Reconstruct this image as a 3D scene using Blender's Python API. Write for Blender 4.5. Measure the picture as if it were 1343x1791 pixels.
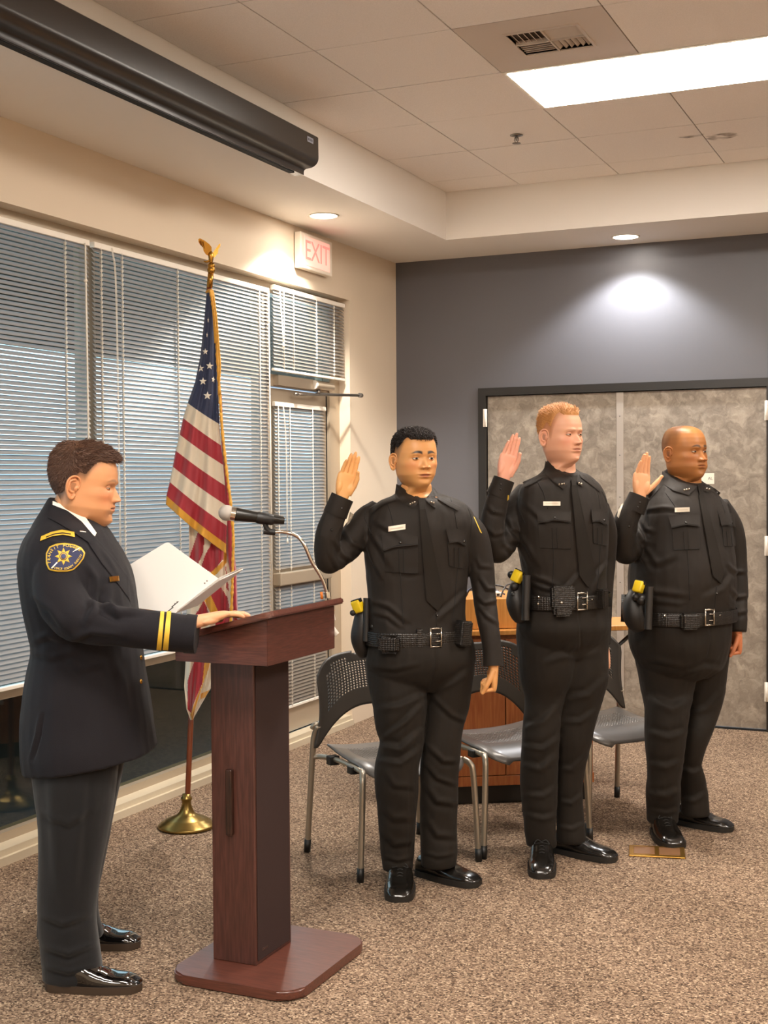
import bpy, bmesh, math, random
import numpy as np
from mathutils import Vector, Matrix, noise
from mathutils.bvhtree import BVHTree
random.seed(7)
for _o in list(bpy.data.objects): bpy.data.objects.remove(_o)
S = bpy.context.scene
COL = S.collection
PI = math.pi
R = math.radians

# ------------------------------------------------------------------ camera
FPX, IW, IH = 2281.5, 1343, 1791
CAMP = Vector((3.605, -8.278, 1.570))
YAW, PITCH, ROLL, SHY = R(24.116), R(-1.364), R(-.389), -1.777
FWD = Vector((-math.sin(YAW)*math.cos(PITCH), math.cos(YAW)*math.cos(PITCH), math.sin(PITCH)))
_r = Vector((math.cos(YAW), math.sin(YAW), 0)); _u = _r.cross(FWD)
RGT = math.cos(ROLL)*_r + math.sin(ROLL)*_u
UPV = -math.sin(ROLL)*_r + math.cos(ROLL)*_u
cd = bpy.data.cameras.new('camera'); cam = bpy.data.objects.new('camera', cd); COL.objects.link(cam)
cd.sensor_fit = 'VERTICAL'; cd.sensor_height = 24; cd.lens = FPX/IH*24; cd.shift_y = SHY/IH
cd.clip_start = .05; cd.clip_end = 200
cam.matrix_world = Matrix(((RGT.x, UPV.x, -FWD.x, CAMP.x), (RGT.y, UPV.y, -FWD.y, CAMP.y), (RGT.z, UPV.z, -FWD.z, CAMP.z), (0, 0, 0, 1)))
S.camera = cam

def ray(u, v): return FWD + RGT*((u-IW/2)/FPX) - UPV*((v-IH/2-SHY)/FPX)
def at(u, v, d): return CAMP + ray(u, v)*d
def on(ax, c, u, v):
    d = ray(u, v); return CAMP + d*((c-CAMP[ax])/d[ax])

# ------------------------------------------------------------------ exposure, sky
S.view_settings.view_transform = 'Standard'; S.view_settings.look = 'None'
S.view_settings.gamma = 1; S.view_settings.use_curve_mapping = False
S.view_settings.exposure = 1.18
W = bpy.data.worlds.new('sky'); S.world = W; W.use_nodes = True
bg = W.node_tree.nodes['Background']; bg.inputs[0].default_value = (.52, .74, 1, 1); bg.inputs[1].default_value = 2.6
LIGHT_PANEL = 22.0

# ------------------------------------------------------------------ helpers
def lin(c):
    if isinstance(c, str): c = [int(c[i:i+2], 16)/255 for i in (0, 2, 4)]
    return tuple((x/12.92 if x <= .04045 else ((x+.055)/1.055)**2.4) for x in c)
def mat(name, col, rough=.5, metal=0, spec=.5, bump=0, bscale=60, var=0, vscale=8, coat=0, emit=0, ecol=None, stretch=None, sheen=0, sss=0, detail=3):
    m = bpy.data.materials.new(name); m.use_nodes = True
    N, L = m.node_tree.nodes, m.node_tree.links; b = N['Principled BSDF']
    c = lin(col); b.inputs['Base Color'].default_value = (*c, 1)
    b.inputs['Roughness'].default_value = rough; b.inputs['Metallic'].default_value = metal
    b.inputs['Specular IOR Level'].default_value = spec; b.inputs['Coat Weight'].default_value = coat
    b.inputs['Sheen Weight'].default_value = sheen
    if sss:
        b.inputs['Subsurface Weight'].default_value = sss; b.inputs['Subsurface Radius'].default_value = (.012, .005, .003); b.inputs['Subsurface Scale'].default_value = .6
    if emit:
        b.inputs['Emission Color'].default_value = (*lin(ecol or col), 1); b.inputs['Emission Strength'].default_value = emit
    if bump or var:
        tc = N.new('ShaderNodeTexCoord'); src = tc.outputs['Object']
        if stretch:
            mp = N.new('ShaderNodeMapping'); mp.inputs['Scale'].default_value = stretch; L.new(src, mp.inputs[0]); src = mp.outputs[0]
    if var:
        n = N.new('ShaderNodeTexNoise'); n.inputs['Scale'].default_value = vscale; n.inputs['Detail'].default_value = detail+2; L.new(src, n.inputs['Vector'])
        r = N.new('ShaderNodeValToRGB'); L.new(n.outputs[0], r.inputs[0])
        r.color_ramp.elements[0].position = .3; r.color_ramp.elements[1].position = .7
        r.color_ramp.elements[0].color = (*[x*(1-var) for x in c], 1); r.color_ramp.elements[1].color = (*[min(1, x*(1+var)) for x in c], 1)
        L.new(r.outputs[0], b.inputs['Base Color'])
    if bump:
        n = N.new('ShaderNodeTexNoise'); n.inputs['Scale'].default_value = bscale; n.inputs['Detail'].default_value = detail; L.new(src, n.inputs['Vector'])
        bp = N.new('ShaderNodeBump'); bp.inputs['Strength'].default_value = bump; bp.inputs['Distance'].default_value = .002
        L.new(n.outputs[0], bp.inputs['Height']); L.new(bp.outputs[0], b.inputs['Normal'])
    return m
def link(name, me, m=None, parent=None, smooth=False):
    o = bpy.data.objects.new(name, me); COL.objects.link(o)
    if m is not None:
        for x in (m if isinstance(m, (list, tuple)) else [m]): me.materials.append(x)
    if parent: o.parent = parent
    if smooth: me.shade_smooth()
    return o
def obj(name, bm, m=None, parent=None, smooth=False):
    me = bpy.data.meshes.new(name); bm.normal_update(); bm.to_mesh(me); bm.free()
    return link(name, me, m, parent, smooth)
def smooth_angle(o, deg=35):
    me = o.data; me.shade_smooth()
    bm = bmesh.new(); bm.from_mesh(me)
    for e in bm.edges:
        e.smooth = not (len(e.link_faces) == 2 and e.calc_face_angle(0) > R(deg))
    bm.to_mesh(me); bm.free(); return o
def tag(o, label, cat, group=None, kind=None):
    o['label'] = label; o['category'] = cat
    if group: o['group'] = group
    if kind: o['kind'] = kind
    return o
def empty(name, loc, label, cat, group=None):
    o = bpy.data.objects.new(name, None); COL.objects.link(o); o.location = loc; o.empty_display_size = .05
    tag(o, label, cat, group); return o
def struct(o): o['kind'] = 'structure'; return o
def adopt(o, root):
    """parent a world-space mesh to a thing whose Empty stands elsewhere, keeping it where it is"""
    o.parent = root; o.matrix_parent_inverse = Matrix.Translation(root.location).inverted(); return o
def B(): return bmesh.new()
def box(bm, x0, x1, y0, y1, z0, z1, M=None, mi=0):
    vs = [bm.verts.new(Vector(p) if M is None else M @ Vector(p)) for p in
          [(x0,y0,z0),(x1,y0,z0),(x1,y1,z0),(x0,y1,z0),(x0,y0,z1),(x1,y0,z1),(x1,y1,z1),(x0,y1,z1)]]
    fs = []
    for f in [(0,3,2,1),(4,5,6,7),(0,1,5,4),(1,2,6,5),(2,3,7,6),(3,0,4,7)]:
        fc = bm.faces.new([vs[i] for i in f]); fc.material_index = mi; fs.append(fc)
    return vs
def rbox(x0, x1, y0, y1, z0, z1, r=.003, seg=2, M=None):
    bm = B(); box(bm, x0, x1, y0, y1, z0, z1)
    bmesh.ops.bevel(bm, geom=bm.edges[:], offset=r, segments=seg, affect='EDGES', profile=.5)
    if M is not None: bmesh.ops.transform(bm, matrix=M, verts=bm.verts)
    return bm
def merge(bm, other, M=None):
    me = bpy.data.meshes.new('tmp'); other.to_mesh(me); other.free()
    if M is not None: me.transform(M)
    bm.from_mesh(me); bpy.data.meshes.remove(me); return bm
def cr(P, n):
    """Catmull-Rom resample of a list of tuples/arrays, n steps per span"""
    P = [np.array(p, float) for p in P]; out = []
    for i in range(len(P)-1):
        a = P[i-1] if i > 0 else 2*P[0]-P[1]; b = P[i]; c = P[i+1]; d = P[i+2] if i+2 < len(P) else 2*P[-1]-P[-2]
        for k in range(n):
            t = k/n
            out.append(.5*((2*b)+(-a+c)*t+(2*a-5*b+4*c-d)*t*t+(-a+3*b-3*c+d)*t**3))
    out.append(P[-1]); return out
def tube(bm, pts, rad, n=12, sub=0, up=None, cap=True, mi=0, dome=False):
    """pts list of 3D; rad number or list of r or (ra, rb); rb lies along the 'up' side"""
    k = len(pts); rr = rad if isinstance(rad, (list, tuple)) and len(rad) == k else [rad]*k
    rr = [(r, r) if not isinstance(r, (tuple, list)) else r for r in rr]
    A = [tuple(p)+tuple(r) for p, r in zip(pts, rr)]
    if sub: A = cr(A, sub)
    A = [np.array(a, float) for a in A]; P = [Vector(a[:3]) for a in A]
    up0 = Vector(up) if up is not None else None; prev = None; rings = []
    for i, p in enumerate(P):
        t = (P[min(i+1, len(P)-1)]-P[max(i-1, 0)])
        if t.length < 1e-9: t = Vector((0, 0, 1))
        t.normalize()
        if prev is None:
            q = up0 if up0 is not None else (Vector((0, 0, 1)) if abs(t.z) < .9 else Vector((1, 0, 0)))
        else: q = up0 if (up0 is not None and abs(up0.dot(t)) < .9) else prev
        b = (q - t*q.dot(t)).normalized(); prev = b; a = b.cross(t)
        ra, rb = A[i][3], A[i][4]
        rings.append([bm.verts.new(p + a*math.cos(w)*ra + b*math.sin(w)*rb) for w in [2*PI*j/n for j in range(n)]])
    for r0, r1 in zip(rings, rings[1:]):
        for j in range(n):
            f = bm.faces.new((r0[j], r0[(j+1) % n], r1[(j+1) % n], r1[j])); f.material_index = mi; f.smooth = True
    if cap:
        for rg, s in ((rings[0], -1), (rings[-1], 1)):
            f = bm.faces.new(rg if s > 0 else rg[::-1]); f.material_index = mi
    return rings
def lathe(bm, prof, c=(0, 0, 0), n=32, mi=0, M=None):
    rings = []
    for r, z in prof:
        rings.append([bm.verts.new((M or Matrix()) @ Vector((c[0]+r*math.cos(2*PI*j/n), c[1]+r*math.sin(2*PI*j/n), c[2]+z))) for j in range(n)])
    for a, b in zip(rings, rings[1:]):
        for j in range(n):
            f = bm.faces.new((a[j], a[(j+1) % n], b[(j+1) % n], b[j])); f.smooth = True; f.material_index = mi
    for rg, s in ((rings[0], -1), (rings[-1], 1)):
        if prof[0 if s < 0 else -1][0] > 1e-5:
            f = bm.faces.new(rg if s > 0 else rg[::-1]); f.material_index = mi
    return rings
def sphere(bm, c, r, M=None, u=16, v=10, mi=0):
    if not isinstance(r, (tuple, list)): r = (r, r, r)
    g = bmesh.ops.create_uvsphere(bm, u_segments=u, v_segments=v, radius=1)
    T = Matrix.Translation(c) @ (M or Matrix()) @ Matrix.Diagonal((*r, 1))
    bmesh.ops.transform(bm, matrix=T, verts=g['verts'])
    for vv in g['verts']:
        for f in vv.link_faces: f.material_index = mi; f.smooth = True
    return g['verts']
def remesh(bm, voxel, smooth=2, factor=.5, name='tmp'):
    """fuse the overlapping pieces of bm into one continuous skin; returns a bmesh"""
    me = bpy.data.meshes.new(name); bm.to_mesh(me); bm.free()
    o = bpy.data.objects.new(name, me); COL.objects.link(o)
    m = o.modifiers.new('r', 'REMESH'); m.mode = 'VOXEL'; m.voxel_size = voxel; m.adaptivity = 0; m.use_smooth_shade = True
    if smooth:
        s = o.modifiers.new('s', 'SMOOTH'); s.iterations = smooth; s.factor = factor
    dg = bpy.context.evaluated_depsgraph_get(); dg.update()
    ev = o.evaluated_get(dg); out = bmesh.new(); out.from_mesh(ev.to_mesh()); ev.to_mesh_clear()
    bpy.data.objects.remove(o); bpy.data.meshes.remove(me)
    for f in out.faces: f.smooth = True
    return out
def bvh_of(bm): return BVHTree.FromBMesh(bm)
def text_obj(body, size, M, m, parent=None, name='lettering', extrude=.0006, align='CENTER', spacing=1, keep=True):
    cu = bpy.data.curves.new(name, 'FONT'); cu.body = body; cu.size = size; cu.extrude = extrude; cu.align_x = align; cu.align_y = 'CENTER'; cu.space_character = spacing
    o = bpy.data.objects.new(name, cu); COL.objects.link(o)
    dg = bpy.context.evaluated_depsgraph_get(); dg.update()
    me = bpy.data.meshes.new_from_object(o.evaluated_get(dg)); bpy.data.objects.remove(o); me.transform(M)
    me.materials.clear()
    return link(name, me, m, parent)
def Mbasis(x, y, z, o):
    return Matrix(((x[0], y[0], z[0], o[0]), (x[1], y[1], z[1], o[1]), (x[2], y[2], z[2], o[2]), (0, 0, 0, 1)))
# ================================================================== the room
ZT, ZS, XS, YS = 3.358, 3.063, .63, -.657          # tile ceiling, soffit height, soffit edges
RX, RY = 7.2, -11.5                                # right wall, rear wall
T2 = .6096
m_wall = mat('beige_paint', 'D8C8B2', .7, bump=.12, bscale=300)
m_soffit = mat('soffit_paint', 'E6E1DA', .75, bump=.1, bscale=300)
m_grey = mat('slate_paint', '5B5A5E', .5, bump=.15, bscale=250)
m_white = mat('white_paint', 'E9E2D6', .5)
m_alu = mat('beige_aluminium', 'B3A48F', .38, metal=.35)
m_trim = mat('cream_trim', 'C9BCA4', .45)
m_black = mat('black_frame', '1F1C19', .4)
m_dark = mat('dark_recess', '0A0A0A', .8)
# carpet: speckled loop pile
m_carpet = bpy.data.materials.new('speckled_carpet'); m_carpet.use_nodes = True
N, L = m_carpet.node_tree.nodes, m_carpet.node_tree.links; b = N['Principled BSDF']; b.inputs['Roughness'].default_value = .95; b.inputs['Specular IOR Level'].default_value = .15
tc = N.new('ShaderNodeTexCoord'); v1 = N.new('ShaderNodeTexVoronoi'); v1.inputs['Scale'].default_value = 170; L.new(tc.outputs['Object'], v1.inputs['Vector'])
sp = N.new('ShaderNodeSeparateColor'); L.new(v1.outputs['Color'], sp.inputs[0])
rp = N.new('ShaderNodeValToRGB'); rp.color_ramp.interpolation = 'CONSTANT'; L.new(sp.outputs[0], rp.inputs[0])
cs = [(0, '4A3B30'), (.16, '6C5848'), (.4, '897360'), (.75, 'A18A74'), (.92, 'BDA68D')]
rp.color_ramp.elements[0].color = (*lin(cs[0][1]), 1); rp.color_ramp.elements[1].position = cs[1][0]; rp.color_ramp.elements[1].color = (*lin(cs[1][1]), 1)
for p_, c_ in cs[2:]:
    e = rp.color_ramp.elements.new(p_); e.color = (*lin(c_), 1)
n2 = N.new('ShaderNodeTexNoise'); n2.inputs['Scale'].default_value = 3; n2.inputs['Detail'].default_value = 4; L.new(tc.outputs['Object'], n2.inputs['Vector'])
mr = N.new('ShaderNodeMapRange'); mr.inputs['To Min'].default_value = .86; mr.inputs['To Max'].default_value = 1.12; L.new(n2.outputs[0], mr.inputs[0])
vm = N.new('ShaderNodeVectorMath'); vm.operation = 'SCALE'; L.new(rp.outputs[0], vm.inputs[0]); L.new(mr.outputs[0], vm.inputs['Scale']); L.new(vm.outputs[0], b.inputs['Base Color'])
bp = N.new('ShaderNodeBump'); bp.inputs['Strength'].default_value = .8; bp.inputs['Distance'].default_value = .004; L.new(v1.outputs['Distance'], bp.inputs['Height']); L.new(bp.outputs[0], b.inputs['Normal'])
# ceiling tile
m_tile = mat('mineral_ceiling_tile', 'EEE8E3', .85, bump=.5, bscale=160, var=.05, vscale=220, detail=1)
N, L = m_tile.node_tree.nodes, m_tile.node_tree.links

bm = B(); box(bm, -.08, RX, RY, 0, -.05, 0); struct(obj('floor', bm, m_carpet))
# left wall: above the opening, right of the opening, beyond
OY1, OY0, OZ = -.745, -7.6, 2.717
bm = B(); box(bm, -.25, 0, RY, 0.0, OZ, ZS); box(bm, -.25, 0, OY1, 0, 0, OZ); box(bm, -.25, 0, RY, OY0, 0, OZ); struct(obj('wall_left', bm, m_wall))
bm = B(); box(bm, -.25, .604, 0, .15, 0, ZS); box(bm, 2.53, RX+.15, 0, .15, 0, ZS); box(bm, .604, 2.53, 0, .15, 2.18, ZS); struct(obj('wall_back', bm, m_grey))
bm = B(); box(bm, RX, RX+.15, RY, 0, 0, ZT+.1); struct(obj('wall_right', bm, m_wall))
bm = B(); box(bm, -.25, RX+.15, RY-.15, RY, 0, ZT+.1); struct(obj('wall_rear', bm, m_wall))
# soffit ring round the tray ceiling
bm = B(); RSX = RX-.63; RSY = RY+.657
box(bm, -.25, XS, RY, .15, ZS, ZT+.1); box(bm, RSX, RX+.15, RY, .15, ZS, ZT+.1)
box(bm, XS, RSX, YS, .15, ZS, ZT+.1); box(bm, XS, RSX, RY, RSY, ZS, ZT+.1)
o = obj('ceiling_soffit', bm, m_soffit); struct(o); o.name = 'ceiling_1'
# tiles: each tile a slightly bevelled tray resting in a T grid
GX0, GY0 = 1.115, -.955
lights = []
def is_light(i, j): return False
bm = B(); gx = []; gy = []
x = GX0 - T2
xs = [XS] + [GX0+T2*i for i in range(0, 12) if XS < GX0+T2*i < RSX] + [RSX]
ys = [YS] + [GY0-T2*i for i in range(0, 20) if RSY < GY0-T2*i < YS] + [RSY]
# light fixtures 4 ft x 2 ft: (column index start, row index)
FIX = [(1.7246, GY0-2*T2), (5.3822-T2, GY0-2*T2), (1.7246, GY0-8*T2), (5.3822-T2, GY0-8*T2), (1.7246, GY0-13*T2), (5.3822-T2, GY0-13*T2)]
def in_fix(x0, y1):
    for fx, fy in FIX:
        if fx-.01 <= x0 < fx+2*T2-.01 and abs(y1-fy) < .01: return True
    return False
VENT = (1.7246, GY0-3*T2)
for i in range(len(xs)-1):
    for j in range(len(ys)-1):
        x0, x1, y1, y0 = xs[i], xs[i+1], ys[j], ys[j+1]
        if in_fix(x0, y1): continue
        if abs(x0-VENT[0]) < .01 and abs(y1-VENT[1]) < .01: continue
        g = .0030
        dz = random.uniform(-.0005, .0005)
        box(bm, x0+g, x1-g, y0+g, y1-g, ZT+dz, ZT+.015)
o = obj('ceiling_tiles', bm, m_tile); struct(o); o.name = 'ceiling_2'
bm = B(); box(bm, XS, RSX, RSY, YS, ZT+.012, ZT+.03); o = struct(obj('ceiling_3', bm, mat('grid_shadow_gap', '4A4038', .8)))
bm = B()
for x in xs[1:-1]: box(bm, x-.005, x+.005, RSY, YS, ZT+.006, ZT+.012)
for y in ys[1:-1]: box(bm, XS, RSX, y-.004, y+.004, ZT+.006, ZT+.012)
struct(obj('trim_1', bm, mat('ceiling_grid', '5E534A', .6)))
# faint water stain on a tile near the back
def stain(cx, cy, r, nm):
    bm = B(); n = 28; c = bm.verts.new((cx, cy, ZT-.0012)); ring = []
    for k in range(n):
        a = 2*PI*k/n; rr = r*(1+.3*noise.noise(Vector((math.cos(a)*1.5+cx*9, math.sin(a)*1.5, cy))))
        ring.append(bm.verts.new((cx+rr*math.cos(a)*1.3, cy+rr*math.sin(a)*.8, ZT-.0012)))
    for k in range(n): bm.faces.new((c, ring[k], ring[(k+1) % n]))
    return bm
m_stain = bpy.data.materials.new('water_stain'); m_stain.use_nodes = True
N, L = m_stain.node_tree.nodes, m_stain.node_tree.links; b = N['Principled BSDF']; b.inputs['Base Color'].default_value = (*lin('8A7763'), 1); b.inputs['Roughness'].default_value = .9
tc = N.new('ShaderNodeTexCoord'); n1 = N.new('ShaderNodeTexNoise'); n1.inputs['Scale'].default_value = 14; L.new(tc.outputs['Object'], n1.inputs['Vector'])
r1 = N.new('ShaderNodeValToRGB'); r1.color_ramp.elements[0].position = .42; r1.color_ramp.elements[1].position = .68; r1.color_ramp.elements[0].color = (0, 0, 0, 1); r1.color_ramp.elements[1].color = (.55, .55, .55, 1)
L.new(n1.outputs[0], r1.inputs[0]); L.new(r1.outputs[0], b.inputs['Alpha'])
_s = on(2, ZT, 1208, 237); _s2 = on(2, ZT, 1262, 238)
bm = stain(_s.x, _s.y, .05, 's'); merge(bm, stain(_s2.x, _s2.y, .075, 's')); o = obj('ceiling_4', bm, m_stain); struct(o)

# ------------------------------------------------------------------ fixtures
m_lens = mat('lit_diffuser', 'FFF4E2', .5, emit=LIGHT_PANEL, ecol='FFF5E9')
for i, (fx, fy) in enumerate(FIX):
    ft = empty('ceiling_light', (fx+T2, fy-T2/2, ZT), '', 'ceiling light', 'recessed fluorescent troffers in the tile grid')
    ft['label'] = ('bright 2 by 4 foot recessed fluorescent ceiling light beside the air vent' if i == 0 else 'recessed fluorescent ceiling light further along the tile ceiling, outside the view')
    bm = B(); x0, x1, y1, y0 = fx, fx+2*T2, fy, fy-T2
    for a in [(x0, x1, y0, y0+.022), (x0, x1, y1-.022, y1), (x0, x0+.022, y0+.022, y1-.022), (x1-.022, x1, y0+.022, y1-.022)]:
        box(bm, a[0], a[1], a[2], a[3], ZT-.004, ZT+.02)
    adopt(obj('frame', bm, m_white), ft)
    bm = rbox(x0+.02, x1-.02, y0+.02, y1-.02, ZT-.006, ZT+.004, .003); adopt(obj('diffuser', bm, m_lens), ft)
# vent: square four-way diffuser
vt = empty('air_vent', (VENT[0]+T2/2, VENT[1]-T2/2, ZT), 'pale square louvred air vent set in a blank ceiling panel', 'air vent')
m_vent = mat('vent_enamel', 'CFC3B8', .5)
vx0, vx1, vy1, vy0 = VENT[0], VENT[0]+T2, VENT[1], VENT[1]-T2
wx0, wx1, wy0, wy1 = 1.90, 2.19, -3.24, -2.97
bm = B()
for a in [(vx0+.002, vx1-.002, vy0+.002, wy0), (vx0+.002, vx1-.002, wy1, vy1-.002), (vx0+.002, wx0, wy0, wy1), (wx1, vx1-.002, wy0, wy1)]: box(bm, *a, ZT-.001, ZT+.012)
adopt(obj('panel', bm, m_vent), vt)
bm = B(); box(bm, wx0-.002, wx1+.002, wy0-.002, wy1+.002, ZT+.05, ZT+.06); adopt(obj('duct', bm, m_dark), vt)
bm = B(); cx, cy = (wx0+wx1)/2, (wy0+wy1)/2; hw, hh = (wx1-wx0)/2, (wy1-wy0)/2
for qx in (0, 1):
    for qy in (0, 1):
        X0 = wx0+qx*hw; Y0 = wy0+qy*hh
        for k in range(6):
            if (qx+qy) % 2:
                yy = Y0+(k+.5)*hh/6; Mx = Matrix.Translation((X0+hw/2, yy, ZT+.008)) @ Matrix.Rotation(R(45 if qy else -45), 4, 'X'); box(bm, -hw/2+.004, hw/2-.004, -.010, .010, -.0012, .0012, Mx)
            else:
                xx = X0+(k+.5)*hw/6; Mx = Matrix.Translation((xx, Y0+hh/2, ZT+.008)) @ Matrix.Rotation(R(-45 if qx else 45), 4, 'Y'); box(bm, -.010, .010, -hh/2+.004, hh/2-.004, -.0012, .0012, Mx)
for a in [(wx0-.012, wx1+.012, wy0-.012, wy0), (wx0-.012, wx1+.012, wy1, wy1+.012), (wx0-.012, wx0, wy0, wy1), (wx1, wx1+.012, wy0, wy1), (cx-.003, cx+.003, wy0, wy1), (wx0, wx1, cy-.003, cy+.003)]: box(bm, *a, ZT-.006, ZT+.012)
adopt(obj('louvres', bm, m_vent), vt)
# sprinkler
sk = empty('sprinkler_head', (1.457, -1.762, ZT), 'small metal fire sprinkler head hanging from a ceiling tile', 'sprinkler')
m_steel = mat('brushed_steel', '8F8A84', .3, metal=.9); m_chrome = mat('chrome', 'D8D4CC', .12, metal=1)
bm = B(); lathe(bm, [(.001, 0), (.034, -.001), (.034, -.004), (.018, -.007), (.001, -.008)]); o = obj('escutcheon', bm, m_steel, sk)
bm = B(); tube(bm, [(0, 0, -.006), (0, 0, -.03)], .006, 10); tube(bm, [(-.008, 0, -.012), (-.012, 0, -.028), (0, 0, -.042)], .0022, 6); tube(bm, [(.008, 0, -.012), (.012, 0, -.028), (0, 0, -.042)], .0022, 6)
lathe(bm, [(.001, -.042), (.022, -.043), (.022, -.045), (.001, -.046)], n=20); obj('nozzle', bm, m_steel, sk)
# recessed downlights
m_glow = mat('lit_lamp', 'FFF6E8', .5, emit=30, ecol='FFF6EA')
def downlight(x, y, label, power, col, ang=122):
    d = empty('downlight', (x, y, ZS), label, 'ceiling light', 'round recessed downlights in the soffit')
    bm = B(); lathe(bm, [(.088, -.0005), (.088, -.004), (.076, -.005), (.074, -.0005)], n=40); obj('trim_ring', bm, m_white, d)
    bm = B(); lathe(bm, [(.001, -.0026), (.073, -.0022), (.0745, -.0006)], n=40); obj('lens', bm, m_glow, d)
    l = bpy.data.lights.new('lamp', 'SPOT'); l.energy = power; l.color = col; l.spot_size = R(ang); l.spot_blend = .45; l.shadow_soft_size = .05
    lo = bpy.data.objects.new('lamp', l); COL.objects.link(lo); lo.parent = d; lo.location = (0, 0, -.03)
downlight(1.668, -.268, 'lit round downlight in the soffit in front of the dark grey wall', 50, (.95, .97, 1))
downlight(.283, -1.663, 'lit round downlight in the soffit near the exit sign', 85, (1, .93, .84))
# ------------------------------------------------------------------ storefront window and door
XF = -.10
bm = B()
def fr(y0, y1, z0, z1, x0=-.16, x1=-.085): box(bm, x0, x1, y0, y1, z0, z1)
fr(OY0, OY1, 2.655, OZ)                       # head
fr(OY0, -1.66, .03, .10)                      # sill rail
for y in (-7.5, -5.2, -3.32, -1.70): fr(y-.03, y+.03, .10, 2.66)
fr(OY0, -1.66, .66, .70)                      # transom under the blinds
fr(-1.70, OY1, 2.12, 2.19); fr(-.885, OY1, 0, 2.66, -.16, -.075); fr(-1.70, -1.64, 0, 2.66)
o = obj('window_frame', bm, m_alu); struct(o); o.name = 'window_1'
m_glass = bpy.data.materials.new('tinted_glass'); m_glass.use_nodes = True
N, L = m_glass.node_tree.nodes, m_glass.node_tree.links; N.remove(N['Principled BSDF'])
tr = N.new('ShaderNodeBsdfTransparent'); tr.inputs[0].default_value = (.75, .78, .72, 1); gl = N.new('ShaderNodeBsdfGlossy'); gl.inputs['Roughness'].default_value = .02
lw = N.new('ShaderNodeLayerWeight'); lw.inputs[0].default_value = .5; pw = N.new('ShaderNodeMath'); pw.operation = 'POWER'; pw.inputs[1].default_value = 4; L.new(lw.outputs['Facing'], pw.inputs[0])
fz = N.new('ShaderNodeMath'); fz.operation = 'MULTIPLY_ADD'; fz.inputs[1].default_value = .6; fz.inputs[2].default_value = .04; L.new(pw.outputs[0], fz.inputs[0]); mx = N.new('ShaderNodeMixShader'); L.new(fz.outputs[0], mx.inputs[0]); L.new(tr.outputs[0], mx.inputs[1]); L.new(gl.outputs[0], mx.inputs[2]); L.new(mx.outputs[0], N['Material Output'].inputs[0])
bm = B()
for y0, y1 in ((-7.47, -5.23), (-5.17, -3.35), (-3.29, -1.73)):
    for z0, z1 in ((.10, .66), (.70, 2.655)): box(bm, -.128, -.122, y0, y1, z0, z1)
box(bm, -.128, -.122, -1.64, -.885, 2.19, 2.655)
o = obj('window_2', bm, m_glass); struct(o)
bm = B(); box(bm, -.085, .012, OY0, OY1+.0, 0, .035); box(bm, -.085, -.005, OY0, OY1, .035, .062); o = obj('trim_2', bm, m_trim); struct(o)
# door leaf
d = bpy.data.objects.new('door_1', None); COL.objects.link(d); d.location = (-.1, -1.25, 0); struct(d)
bm = B(); X0, X1 = -.15, -.10
box(bm, X0, X1, -1.632, -1.555, .065, 2.112); box(bm, X0, X1, -.975, -.892, .065, 2.112); box(bm, X0, X1, -1.555, -.975, 1.99, 2.112); box(bm, X0, X1, -1.555, -.975, .065, .24); box(bm, X0, X1, -1.555, -.975, .93, 1.06)
o = obj('leaf', bm, m_alu); adopt(o, d)
bm = B(); box(bm, -.128, -.122, -1.555, -.975, .24, .93); box(bm, -.128, -.122, -1.555, -.975, 1.06, 1.99); adopt(obj('glass', bm, m_glass), d)
bm = rbox(-.10, -.045, -1.60, -.93, .955, 1.03, .006); adopt(obj('push_bar', bm, m_alu), d)
# hinges of the gap
bm = B(); box(bm, -.1005, -.095, -.8905, -.8865, .07, 2.11); adopt(obj('seal', bm, m_dark), d)
# closer on the transom bar
cl = empty('door_closer', (-.07, -1.0, 2.15), 'grey overhead door closer with a folding arm above the glass door', 'door closer')
bm = B(); tube(bm, [(-.055, -1.13, 2.155), (-.055, -.90, 2.155)], .026, 20); o = adopt(smooth_angle(obj('body', bm, m_alu)), cl)
bm = B(); tube(bm, [(-.055, -1.148, 2.155), (-.055, -1.13, 2.155)], .028, 20); adopt(smooth_angle(obj('end_cap', bm, m_white)), cl)
bm = B(); box(bm, -.085, -.05, -1.60, -1.16, 2.125, 2.185); adopt(obj('mounting_plate', bm, m_alu), cl)
bm = B(); tube(bm, [(-.055, -1.08, 2.13), (-.055, -1.08, 2.098)], .012, 12); tube(bm, [(-.055, -1.36, 2.085), (-.05, -1.22, 2.09), (-.055, -1.08, 2.10), (.10, -.80, 2.105)], [.006, .006, .010, .009], 10)
tube(bm, [(.10, -.815, 2.105), (.10, -.785, 2.105)], .014, 12); sphere(bm, (-.055, -1.37, 2.085), (.016, .022, .012)); adopt(obj('arm', bm, m_steel), cl)

# outside: overhang, low dark planting bed wall, ground
m_ext = mat('exterior_concrete', 'C2C4C6', .9); m_soil = mat('dark_hedge_bank', '0C0B08', .95, bump=1, bscale=20)
bm = B(); box(bm, -1.45, -.25, -14, 3, 2.75, 2.95); box(bm, -1.50, -1.45, -14, 3, 2.37, 2.95); struct(obj('wall_outside_canopy', bm, mat('canopy_underside', '4E4338', .9))).name = 'trim_3'
bm = B(); box(bm, -9, -.25, -14, 3, -.08, -.01); struct(obj('trim_4', bm, m_ext))
bm = B(); box(bm, -.50, -.27, -14, 3, -.01, .655); struct(obj('trim_5', bm, m_soil))
bm = B(); box(bm, -14.4, -14, -30, 40, -.05, 2.2); struct(obj('trim_8', bm, mat('distant_pale_wall', 'B9C4CC', .9)))
for y in (-4.3, -2.95, -1.6):
    bm = B(); box(bm, -.268, -.24, y-.02, y+.02, -.01, .63); tag(obj('fence_post', bm, m_alu), 'thin metal post standing outside behind the dark lower glass', 'post', 'metal posts outside the window')

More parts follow.
